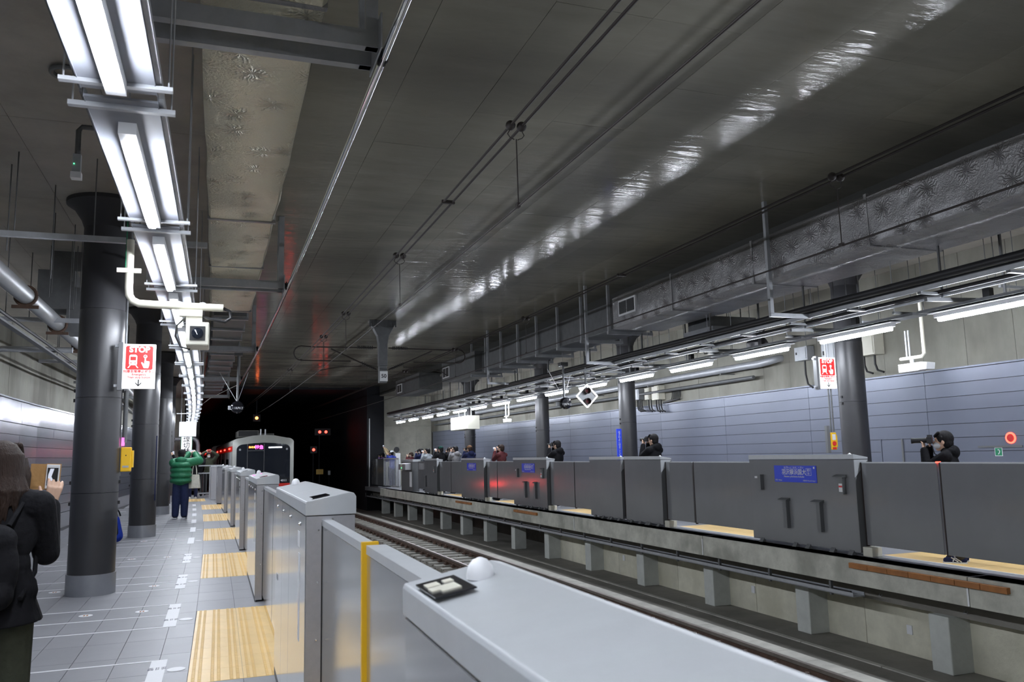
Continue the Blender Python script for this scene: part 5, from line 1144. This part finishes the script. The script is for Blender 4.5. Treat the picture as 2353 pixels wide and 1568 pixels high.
    for sg in (-1, 1):
        hp_, kn, an = P(sg * 0.088, 0, 0.9), P(sg * 0.1, 0.015, 0.49), P(sg * 0.105, -0.02, 0.085); legs.append((hp_, kn, an, sg))
        b.cap(hp_, kn, 0.083 * k, 0.055 * k, 14); b.cap(kn, an, 0.056 * k, 0.036 * k, 12); b.cap(an + Vector((0, 0, -0.03 * k)), P(sg * 0.115, 0.13, 0.035), 0.036 * k, 0.03 * k, 10)
    organic(b, 'body', 'skin', t, voxel * 0.8, 2)
    # -- clothes
    c = MB(); torso(c, infl)
    for sh, e_, w_ in ((shR, eR, rw), (shL, eL, lw)):
        w2 = e_ + (w_ - e_) * 0.93; c.cap(sh, e_, (0.056 + infl) * k, (0.047 + infl) * k, 14); c.cap(e_, w2, (0.046 + infl) * k, (0.034 + infl * 0.8) * k, 14)
    if coat:
        c.tube([P(0, 0, 1.05), P(0, 0.0, 0.9), P(0, 0.0, coat)], [0.16 * k, 0.19 * k, 0.225 * k], 20)
        c.sph(P(0, 0, 0.95), (0.2 * k, 0.15 * k, 0.15 * k), 16, 10)
    c.cap(P(0, -0.01, 1.44), P(0, -0.0, 1.455), (0.07 + infl * 0.3) * k, (0.064 + infl * 0.3) * k)
    if hood is not None: c.sph(P(0, -0.085, 1.44), (0.12 * k, 0.075 * k, 0.09 * k), 14, 9); c.cap(P(-0.07, 0.03, 1.43), P(-0.09, -0.06, 1.45), 0.035 * k, 0.045 * k); c.cap(P(0.07, 0.03, 1.43), P(0.09, -0.06, 1.45), 0.035 * k, 0.045 * k)
    if infl > 0.05:
        for z in (0.93, 1.06, 1.19, 1.32): c.tube([P(0.205 * math.cos(a * PI / 10), 0.155 * math.sin(a * PI / 10), z) for a in range(21)], 0.06 * k, 8)
        c.sph(P(0, 0, 1.12), (0.235 * k, 0.19 * k, 0.26 * k), 20, 14)
    tp = organic(c, 'jacket' if not coat else 'coat', top, t, voxel, 3)
    c = MB()
    for hp_, kn, an, sg in legs: c.cap(hp_, kn, 0.1 * k, 0.078 * loose * k, 14); c.cap(kn, an + Vector((0, 0, 0.01)), 0.078 * loose * k, 0.064 * loose * k, 12)
    c.sph(P(0, -0.005, 0.93), (0.172 * k, 0.127 * k, 0.13 * k), 18, 12); organic(c, 'trousers', bottom, t, voxel * 1.2, 2)
    for hp_, kn, an, sg in legs:
        c = MB(); c.cap(P(sg * 0.105, -0.045, 0.05), P(sg * 0.118, 0.15, 0.04), 0.046 * k, 0.038 * k); c.sph(P(sg * 0.105, -0.03, 0.075), (0.045 * k, 0.055 * k, 0.045 * k)); sh_ = organic(c, 'shoe', shoe, t, voxel, 2)
        MB().prism([(x * k + sg * 0.11 * k, y * k) for x, y in ((-0.042, -0.09), (0.042, -0.09), (0.045, 0.12), (0.03, 0.19), (-0.03, 0.19), (-0.045, 0.12))], 0.0, 0.022, 'z').build('sole', 'shoewhite', sh_)
    # -- head details
    c = MB()
    if hstyle in ('short', 'long'):
        c.sph((0, -0.022 * k, 0.035 * k), (0.087 * k, 0.1 * k, 0.098 * k), 18, 12); c.sph((0, -0.05 * k, -0.02 * k), (0.078 * k, 0.065 * k, 0.085 * k), 14, 10)
        for i in range(7): x = (-0.06 + 0.02 * i) * k; c.cap((x, 0.04 * k, 0.105 * k), (x * 1.05, 0.083 * k, 0.055 * k + abs(x) * 0.2), 0.018 * k, 0.011 * k, 7)
        for sg in (-1, 1): c.cap((sg * 0.078 * k, 0.01 * k, 0.05 * k), (sg * 0.078 * k, 0.02 * k, -0.005 * k), 0.018 * k, 0.01 * k, 8)
    if hstyle == 'long':
        rg_ = random.Random(4)
        for i in range(60):
            a = PI + (i / 59.0) * PI; x = 0.082 * math.cos(a); y = -0.02 + 0.082 * math.sin(a)
            x2 = x * 1.25 + rg_.uniform(-0.012, 0.012); y2 = y * 1.1 - 0.02 + rg_.uniform(-0.02, 0.02); z2 = -0.2 - rg_.uniform(0, 0.09)
            c.tube([(x * 0.55 * k, (y * 0.55 - 0.01) * k, 0.105 * k), (x * 0.95 * k, (y * 0.95) * k, 0.05 * k), (x * 1.1 * k, y * 1.06 * k, -0.06 * k), (x2 * 1.1 * k, y2 * k, -0.13 * k), (x2 * k, y2 * k, z2 * k)], [0.018 * k, 0.022 * k, 0.022 * k, 0.019 * k, 0.006 * k], 7)
        for sg in (-1, 1):
            for i in range(5): c.tube([(sg * 0.08 * k, (0.0 + 0.015 * i) * k, 0.04 * k), (sg * 0.097 * k, (0.01 + 0.018 * i) * k, -0.05 * k), (sg * 0.09 * k, (0.02 + 0.02 * i) * k, -0.15 * k), (sg * (0.07 + 0.01 * i) * k, (0.03 + 0.02 * i) * k, -0.21 * k)], [0.015 * k, 0.017 * k, 0.013 * k, 0.004 * k], 7)
    if c.v: c.xf(HR); organic(c, 'hair', hair, t, voxel * 0.7, 2)
    if cap:
        c = MB(); c.sph((0, -0.012 * k, 0.055 * k), (0.092 * k, 0.105 * k, 0.082 * k), 16, 10); c.prism([(-0.07 * k, 0.07 * k), (0.07 * k, 0.07 * k), (0.055 * k, 0.15 * k), (0, 0.172 * k), (-0.055 * k, 0.15 * k)], 0.045 * k, 0.058 * k, 'z'); c.xf(HR); organic(c, 'cap', cap, t, voxel * 0.7, 2)
    if mask:
        c = MB(); c.sph((0, 0.05 * k, -0.045 * k), (0.062 * k, 0.062 * k, 0.048 * k), 14, 10); c.xf(HR); organic(c, 'face_mask', 'mask', t, voxel * 0.7, 2)
    for sg in (-1, 1):
        ey = MB().sph(hp(sg * 0.031, 0.083, 0.012), 0.009 * k, 8, 6).build('eye', 'white', t); MB().sph(hp(sg * 0.031, 0.0895, 0.012), 0.0045 * k, 6, 5).build('iris', 'black', ey)
    WM['hr%d' % id(t)] = (t, HR, rw, lw, eR, eL, k)
    return t, (HR, rw, lw, eR, eL, k)
def held(name, lab, cat, per, loc, rot=(0, 0, 0), group=None):
    m = WM[per] @ Matrix.Translation(Vector(loc)) @ Euler(rot).to_matrix().to_4x4()
    o = bpy.data.objects.new(name, None); C.objects.link(o); o.location = m.to_translation(); o.rotation_euler = m.to_euler(); WM[o] = m
    o['label'] = lab; o['category'] = cat
    if group: o['group'] = group
    return o
def phone(per, lab, loc, rot=(0, 0, 0), land=False, case='black', scr='screen'):
    t = held('phone', lab, 'phone', per, loc, rot); w, h = (0.155, 0.076) if land else ((0.076, 0.155) if case == 'black' else (0.064, 0.128))
    MB().box(-w / 2, w / 2, -0.004, 0.005, -h / 2, h / 2).build('case', case, t, bevel=0.003); MB().box(-w / 2 + 0.006, w / 2 - 0.006, -0.0052, -0.004, -h / 2 + (0.006 if case == 'black' else 0.017), h / 2 - (0.006 if case == 'black' else 0.017)).build('screen', scr, t)
    return t
def camera_(per, lab, loc, rot=(0, 0, 0), lens=0.14, k=1.0):
    t = held('camera', lab, 'camera', per, loc, rot)
    MB().box(-0.065 * k, 0.065 * k, -0.03 * k, 0.035 * k, -0.045 * k, 0.045 * k).build('camera_body', 'black', t, bevel=0.006); MB().prism([(-0.03 * k, 0.045 * k), (0.03 * k, 0.045 * k), (0.018 * k, 0.072 * k), (-0.018 * k, 0.072 * k)], -0.03 * k, 0.03 * k, 'y').build('viewfinder', 'black', t)
    ls = MB(); ls.tube([(0, 0.035 * k, 0), (0, 0.06 * k, 0), (0, lens * k, 0), (0, (lens + 0.04) * k, 0)], [0.032 * k, 0.036 * k, 0.036 * k, 0.042 * k], 18); lo = ls.build('lens_barrel', 'black', t)
    MB().cyl((0, (lens + 0.035) * k, 0), (0, (lens + 0.041) * k, 0), 0.034 * k, 16).build('front_glass', 'glass', lo); MB().lathe([(0.008, 0), (0.008, 0.008)], 8, (0.04 * k, 0, 0.045 * k)).build('shutter_button', 'galv', t)
    return t
def backpack(per, lab, m_, k=1.0, y=-0.2, z=1.15):
    t = held('backpack', lab, 'backpack', per, (0, y * k, z * k)); c = MB(); c.sph((0, 0, 0), (0.155 * k, 0.09 * k, 0.23 * k), 16, 12); c.cap((-0.07 * k, -0.03 * k, -0.12 * k), (0.07 * k, -0.03 * k, -0.12 * k), 0.075 * k, 0.075 * k); c.cap((-0.06 * k, 0, 0.13 * k), (0.06 * k, 0, 0.13 * k), 0.08 * k, 0.08 * k)
    organic(c, 'bag_body', m_, t, 0.012, 3)
    for sg in (-1, 1): MB().tube([(sg * 0.09 * k, 0.03, 0.2 * k), (sg * 0.12 * k, 0.12, 0.3 * k), (sg * 0.14 * k, 0.22, 0.25 * k), (sg * 0.15 * k, 0.3, 0.12 * k), (sg * 0.16 * k, 0.25, -0.05 * k), (sg * 0.15 * k, 0.05, -0.15 * k)], 0.012, 8).build('strap', m_, t)
    MB().tube([(-0.03, -0.02, 0.21 * k), (-0.02, -0.03, 0.25 * k), (0.02, -0.03, 0.25 * k), (0.03, -0.02, 0.21 * k)], 0.007, 6).build('handle', m_, t)
    return t

# woman with the phone, closest on the left
w, (HR, rw, lw, eR, eL, k) = person('long-haired person in a black coat filming with a phone at the left edge', 4.8, -1.055, -0.06, 1.66, (0.185, 0.19, 1.345), (-0.12, 0.2, 1.3), top='coatblack', bottom='olive', hair='hairbrown', hstyle='long',
       voxel=0.0055, coat=0.80, infl=0.02, polesr=(0.02, -0.3, -1), fingers_r=(0.2, 0.02, 1), fingers_l=(0.4, 0.3, 0.6), mask=True)
ph = phone(w, 'white-framed phone with lit screen held up by the person at the left edge', (0.182, 0.215, 1.485), (0, 0.05, 0.0), case='white', scr='black')
MB().prism([(-0.012, 0.042), (0.006, 0.042), (-0.004, 0.0), (0.02, -0.045), (-0.022, -0.045), (-0.02, 0.01)], -0.0062, -0.0052, 'y').build('screen_image', 'screen', ph)
cv = MB().box(-0.108, -0.036, -0.003, 0.003, -0.069, 0.066).build('wallet_cover', 'leather', ph); MB().box(-0.095, -0.055, -0.005, -0.003, -0.055, 0.015).build('card_pocket', 'leather', cv)
MB().box(-0.036, 0.036, 0.004, 0.008, -0.069, 0.068).build('back_cover', 'leather', ph)
bp_ = backpack(w, 'black backpack with a pale ring worn by the long-haired person', 'coatblack', 1.0, y=-0.19, z=1.06)
MB().lathe([(0.006, 0), (0.013, 0.002), (0.013, 0.005), (0.006, 0.006)], 16).xf(Matrix.Translation((0.06, -0.098, 0.2)) @ Matrix.Rotation(PI / 2, 4, 'X')).build('ring', 'whitecream', bp_)
# green puffer
g_, (HR, rw, lw, eR, eL, k) = person('person in a green puffer jacket and dark jeans photographing the train', 24.7, -0.80, -0.15, 1.87, (0.3, 0.36, 1.76), (0.12, 0.4, 1.76), top='puffgreen', bottom='denim', shoe='black', infl=0.055, hood=1, voxel=0.012, loose=1.3, polesr=(1, 0.1, -0.5), polesl=(-0.4, 0, -1))
phone(g_, 'phone held up sideways by the person in the green jacket', (0.21, 0.43, 1.83), (0, 0, 0), True)
t = held('tote_bag', 'cream cloth tote bag hanging from the green-jacketed arm', 'bag', g_, (0.33, 0.14, 1.48))
c = MB(); c.hexa([(-0.17, -0.05, -0.68), (0.17, -0.05, -0.68), (0.17, 0.05, -0.68), (-0.17, 0.05, -0.68), (-0.13, -0.012, -0.3), (0.13, -0.012, -0.3), (0.13, 0.012, -0.3), (-0.13, 0.012, -0.3)]); organic(c, 'bag_body', 'cream', t, 0.012, 3)
for y in (-0.012, 0.012): MB().tube([(-0.06, y, -0.3), (-0.05, y, -0.15), (-0.02, y, 0.0), (0.0, y, 0.035), (0.02, y, 0.0), (0.05, y, -0.15), (0.06, y, -0.3)], 0.012, 6).build('handle', 'cream', t)
o_, d_ = person('dark-dressed person with white sneakers just behind the green jacket', 37.0, -0.45, 0.0, 1.86, (0.12, 0.3, 1.7), (-0.15, 0.3, 1.72), top='coatblack', bottom='navy', shoe='shoewhite', voxel=0.016); phone(o_, 'phone held by the person behind the green jacket', (0, 0.33, 1.8), land=True)
o_, d_ = person('person in black raising one arm behind the third left column', 33.0, -1.42, -0.2, 1.75, (0.18, 0.25, 1.78), None, top='coatblack', bottom='black', voxel=0.016); phone(o_, 'phone in the raised hand beside the third left column', (0.18, 0.27, 1.86))
o_, d_ = person('dark-dressed person lifting a phone between the sign and the fence', 38.9, -0.2, 0.1, 1.78, (0.12, 0.3, 1.82), (-0.12, 0.3, 1.82), top='coatblack', bottom='black', voxel=0.016); phone(o_, 'phone lifted between the vertical sign and the fence', (0, 0.32, 1.9), land=True)
o_, d_ = person('person in a dark hoodie and white mask facing the camera behind the left end fence', 39.9, 0.22, PI, 1.92, (-0.13 + 0.26, 0.22, 1.96), (-0.13, 0.22, 1.96), top='olive', bottom='black', mask=True, hood=1, voxel=0.014, polesr=(1, 0, -0.3), polesl=(-1, 0, -0.3)); phone(o_, 'red phone held overhead by the masked person facing the camera', (0, 0.26, 2.03), land=True, case='red', scr='red')
t = thing('rucksack', 'black and blue rucksack just visible behind the nearest left column', 'bag', 18.0, -1.92, 0)
c = MB(); c.cap((0, 0, 0.2), (0, 0, 0.62), 0.2, 0.13); organic(c, 'bag_body', 'coatblack', t, 0.015, 3); c = MB(); c.cap((0.13, 0, 0.14), (0.1, 0, 0.45), 0.12, 0.08); organic(c, 'blue_pocket', 'bluebag', t, 0.012, 3); MB().tube([(0.1, 0, 0.68), (0.16, 0, 0.6), (0.19, 0, 0.52)], 0.015, 6).build('strap', 'coatblack', t)

# right platform, from right to left
def photog(lab, s, u, rz, H, top, cam_=1, hair='hairblack', plab='', lens_=0.13, **kw):
    k = H / 1.7; ln = kw.get('lean', 0.0); z = (1.585 - 0.39 * ln * 0.685 - 0.01) * k; yo = ln * 0.685 * k
    o, d = person(lab, s, u, rz, H, (0.085 * k, 0.2 * k + yo, z - 0.06), (-0.03 * k, (0.25 if cam_ == 1 else 0.25) * k + yo, z - 0.09), top=top, hair=hair, voxel=kw.pop('voxel', 0.015), polesr=(0.5, 0.0, -1), polesl=(-0.15, 0.25, -1), **kw)
    if cam_ == 1: camera_(o, plab, (0.005, 0.175 * k + yo, z + 0.03), lens=lens_)
    elif cam_ == 2: phone(o, plab, (0, 0.3 * k + yo, z + 0.03), land=True)
    return o
ra = photog('masked person with black hair aiming a long-lens camera at the far right', 8.42, 9.17, 0.62, 1.72, 'coatblack', 1, plab='black camera with long zoom lens aimed by the person at the far right', mask=True, hood=1, bottom='black', voxel=0.008, shoe='navy', lean=0.08, lens_=0.19, hs=1.1)
for sh_ in [c_ for c_ in ra.children if c_.name.startswith('shoe')]:
    x_ = -0.157 if sum(v.co.x for v in sh_.data.vertices) < 0 else 0.075
    m = MB()
    for a_, b_ in ((0.0, 0.05), (0.04, 0.09), (0.1, 0.05)): m.bar((x_, a_ - 0.03, 0.03), (x_ + 0.012, b_, 0.08), 0.012)
    m.build('stripe', 'shoewhite', sh_)
t = held('camera_strap', 'black neck strap hanging from the camera at the far right', 'strap', ra, (0, 0, 0)); MB().tube([(0.07, 0.22, 1.52), (0.07, 0.2, 1.42), (0.07, 0.12, 1.36), (0.08, 0.04, 1.4)], 0.007, 6).build('strap', 'black', t)
rb = photog('person in a black jacket with shoulder bag aiming a camera beside the blue vertical sign', 16.75, 9.5, 0.45, 1.92, 'coatblack', 1, plab='camera held by the person beside the blue vertical sign', bottom='black', hood=1)
backpack(rb, 'dark bag slung on the back of the person beside the blue vertical sign', 'olive', 0.8, y=-0.22, z=1.35)
rc = photog('person in black with light hood holding a camera before the third right column', 22.25, 9.5, 0.5, 1.90, 'coatblack', 1, plab='black camera held before the third right column', bottom='black', hood=1)
backpack(rc, 'small black backpack of the person before the third right column', 'coatblack', 0.8, y=-0.22, z=1.3)
rd_ = photog('person in a maroon jacket holding up a camera above the red glow', 27.0, 9.5, 0.55, 1.87, 'maroon', 2, hair='hairbrown', plab='small camera phone held by the person in maroon', bottom='tan')
backpack(rd_, 'camouflage backpack worn by the person in maroon', 'camo', 0.85, y=-0.22, z=1.3)
re_ = photog('person in a brown cap and navy hoodie above the faint blue sign', 30.5, 9.5, 0.4, 1.90, 'navy', 1, plab='camera held by the person in the brown cap', cap='capbrown', hood=1, hair='hairbrown')
rf = photog('person in a grey hoodie left of the brown cap', 32.3, 9.5, 0.4, 1.90, 'grey', 0, hood=1)
rg_p = photog('brown-haired person in dark jacket partly behind the grey hoodie', 34.3, 9.9, 0.3, 1.89, 'coatblack', 1, hair='hairbrown', plab='camera held behind the grey hoodie')
rh_ = photog('person in a dark green cap stooping with a camera', 33.4, 9.2, 0.5, 1.92, 'coatblack', 2, plab='phone held by the person in the green cap', cap='capgreen')
ri = photog('person in a light grey top raising a camera left of the green cap', 35.9, 9.35, 0.6, 1.87, 'lightgrey', 2, plab='phone held by the person in the light grey top')
rj = photog('dark-haired masked person in a dark jacket left of the light grey top', 38.3, 9.7, 0.6, 1.89, 'navy', 1, plab='camera held left of the light grey top', mask=True)
rk = photog('shorter person with reddish hair and dark red top, head bowed', 39.3, 9.5, 0.7, 1.73, 'maroon', 0, hair='hairbrown', mask=True, head_tilt=-0.4)
rl, d_ = person('person in a tan coat stretching both arms high behind the railing', 42.6, 9.3, 0.9, 1.86, (0.1, 0.42, 2.02), (-0.02, 0.45, 2.05), top='tan', bottom='black', voxel=0.016); phone(rl, 'phone raised high by the outstretched tan arms', (0.04, 0.48, 2.12), land=True)
rm = photog('person in a white cap and royal blue jacket behind the railing', 41.9, 9.15, 0.5, 1.84, 'royal', 0, cap='capwhite')
rn = photog('dark-haired person in purple leaning behind the railing, leftmost', 43.0, 8.95, 0.6, 1.74, 'purple', 1, plab='camera held by the leftmost person behind the railing', hood=1)
# single shoes of people hidden by the gates
for s, u, lab in ((21.9, 9.1, 'black bag lying on the yellow paving below the third door from the right'), (26.5, 9.1, 'dark bag on the paving below the red glow')):
    t = thing('bag', lab, 'bag', s, u, 0.008); c = MB(); c.cap((-0.02, -0.25, 0.06), (0, 0.3, 0.05), 0.06, 0.045); c.sph((0.0, 0.05, 0.08), (0.09, 0.16, 0.06)); organic(c, 'bag_body', 'coatblack', t, 0.012, 2)
t = thing('fixed_camera', 'small white pedestal device with round head beside the end wall', 'device', 42.5, 9.6, 0)
MB().box(-0.14, 0.14, -0.1, 0.1, 0, 1.72).build('cabinet', 'white', t, bevel=0.02); MB().lathe([(0.13, 0), (0.15, 0.03), (0.13, 0.06)], 18).xf(Matrix.Translation((-0.05, 0, 1.9)) @ Matrix.Rotation(PI / 2, 4, 'X')).build('round_head', 'black', t); MB().cyl((-0.05, 0, 1.7), (-0.05, 0, 1.82), 0.02, 8).build('neck', 'black', t)
